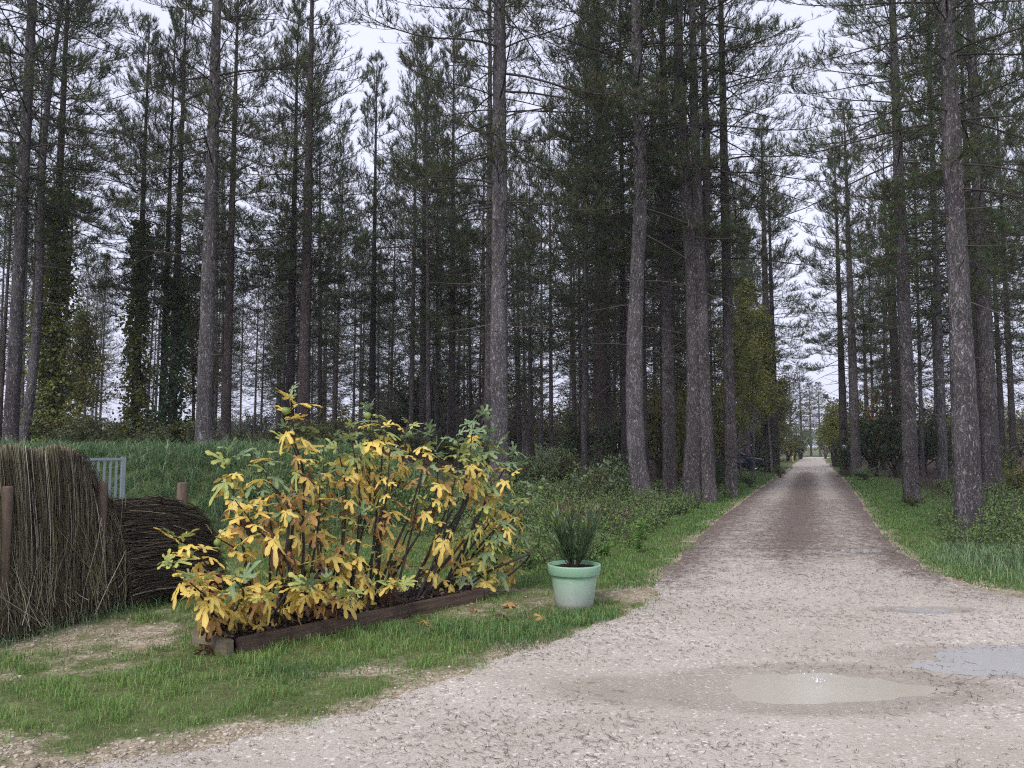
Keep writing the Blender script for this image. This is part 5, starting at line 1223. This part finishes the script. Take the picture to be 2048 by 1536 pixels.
q = np.array([[.5, -.60, 1.345], [.5, .60, 1.345], [1.14, .72, .985], [1.14, -.72, .985]]); m = MB(); m.add(np.vstack([q, q + [.006, 0, .006]]), [[0, 1, 2, 3], [4, 5, 6, 7], [0, 1, 5, 4], [1, 2, 6, 5], [2, 3, 7, 6], [3, 0, 4, 7]]); m.build('windscreen', M['glass'], car)
m = MB(); m.add(*box(2.15, 0, .48, .1, 1.1, .12)); m.build('grille', M['plastic'], car)

# ------------------------------------------------------------------ wire fence, sign and marker down the road
M['green_paint'] = NT('dark_green_fence_paint').fin(c4(.015, .05, .04), .5, None, .4)
us = [30 + 2.5 * k for k in range(14)]
fo = RC + RD * us[0] + RN * 3.1; wf = empty('wire_fence', (fo[0], fo[1], 0), math.atan2(RD[1], RD[0])); tag(wf, 'dark green wire fence along the right side of the road', 'fence')
pm = bev_box(.06, .06, 1.3, .008); pm.materials.append(M['green_paint'])
m = MB()
for z_ in np.arange(.1, 1.16, .15): V, F = tubes(np.array([[[.04, 0, z_], [2.46, 0, z_]]]), np.full((1, 2), .006), 3); m.add(V, F)
for x_ in np.arange(.1, 2.46, .1): V, F = tubes(np.array([[[x_, 0, .06], [x_, 0, 1.18]]]), np.full((1, 2), .006), 3); m.add(V, F)
gm = m.mesh('mesh_panel', M['green_paint'])
for k, u in enumerate(us):
    o = link('post', pm, wf); o.location = (2.5 * k, 0, .6)
    if k < 13: o = link('mesh_panel', gm, wf); o.location = (2.5 * k, 0, 0)
sp0 = ground(1690, 951); M['sign'] = NT('sign_white').fin(c4(.62, .70, .66), .5, None, .3); M['sign_green'] = NT('sign_green').fin(c4(.03, .20, .14), .5, None, .3)
sign = empty('tree_sign', (sp0[0] - .10, sp0[1] - .30, 1.54)); tag(sign, 'small square pale sign with green cross nailed to a dark roadside pine', 'sign')
me = bev_box(.21, .012, .21, .003); me.materials.append(M['sign']); link('plate', me, sign)
for a in (45, -45): me = bev_box(.2, .004, .035, .001); me.materials.append(M['sign_green']); o = link('cross_bar', me, sign); o.location = (0, -.009 - (.003 if a > 0 else 0), 0); o.rotation_euler = (0, R(a), 0)
mp = ground(1585, 924); mk = empty('marker_post', mp); tag(mk, 'small cream and orange marker post on the left verge far down the road', 'marker')
M['cream'] = NT('cream_paint').fin(c4(.62, .55, .42), .6, None, .3); M['orange'] = NT('orange_paint').fin(c4(.40, .24, .09), .6, None, .3)
m = MB(); V, F = lathe([(0, 0), (.13, 0), (.13, .06), (.10, .08), (.14, .24), (.15, .3), (.09, .36), (0, .36)], 14); m.add(V, F); m.build('base', M['orange'], mk, True)
m = MB(); V, F = lathe([(0, .35), (.07, .36), (.06, .42), (.09, .47), (.08, .55), (.04, .6), (0, .61)], 14); m.add(V, F); m.build('cap', M['cream'], mk, True)

# a raindrop splashing in the muddy puddle
rng = np.random.default_rng(8); n = 30; sx, sy = ground(1635, 1366)[:2]; a = rng.uniform(0, 6.28, n); rr_ = np.abs(rng.normal(.035, .03, n)); r0 = rng.uniform(.002, .0055, n)
B = np.stack([sx + rr_ * np.cos(a), sy + rr_ * np.sin(a), .004 + np.abs(rng.normal(.03, .03, n))], 1); m = MB()
m.add((IV[None] * r0[:, None, None] + B[:, None]).reshape(-1, 3), (IF[None] + 12 * np.arange(n)[:, None, None]).reshape(-1, 3))
M['drop'] = NT('water_droplets').fin(c4(.8, .82, .85), .05, None, .8); tag(m.build('splash', M['drop'], None, True), 'raindrop splash in the muddy puddle', kind='stuff')

# ------------------------------------------------------------------ damp autumn air
hz = NT('damp_air'); hz.t.links.new(hz.n('ShaderNodeVolumePrincipled', {'Color': c4(.90, .92, .97), 'Density': .0007, 'Anisotropy': .2}).outputs[0], hz.out.inputs['Volume'])
m = MB(); m.add(*box(0, 50, 14.5, 420, 420, 34)); o = m.build('haze', hz.m); tag(o, 'thin damp haze between the trees', kind='stuff')
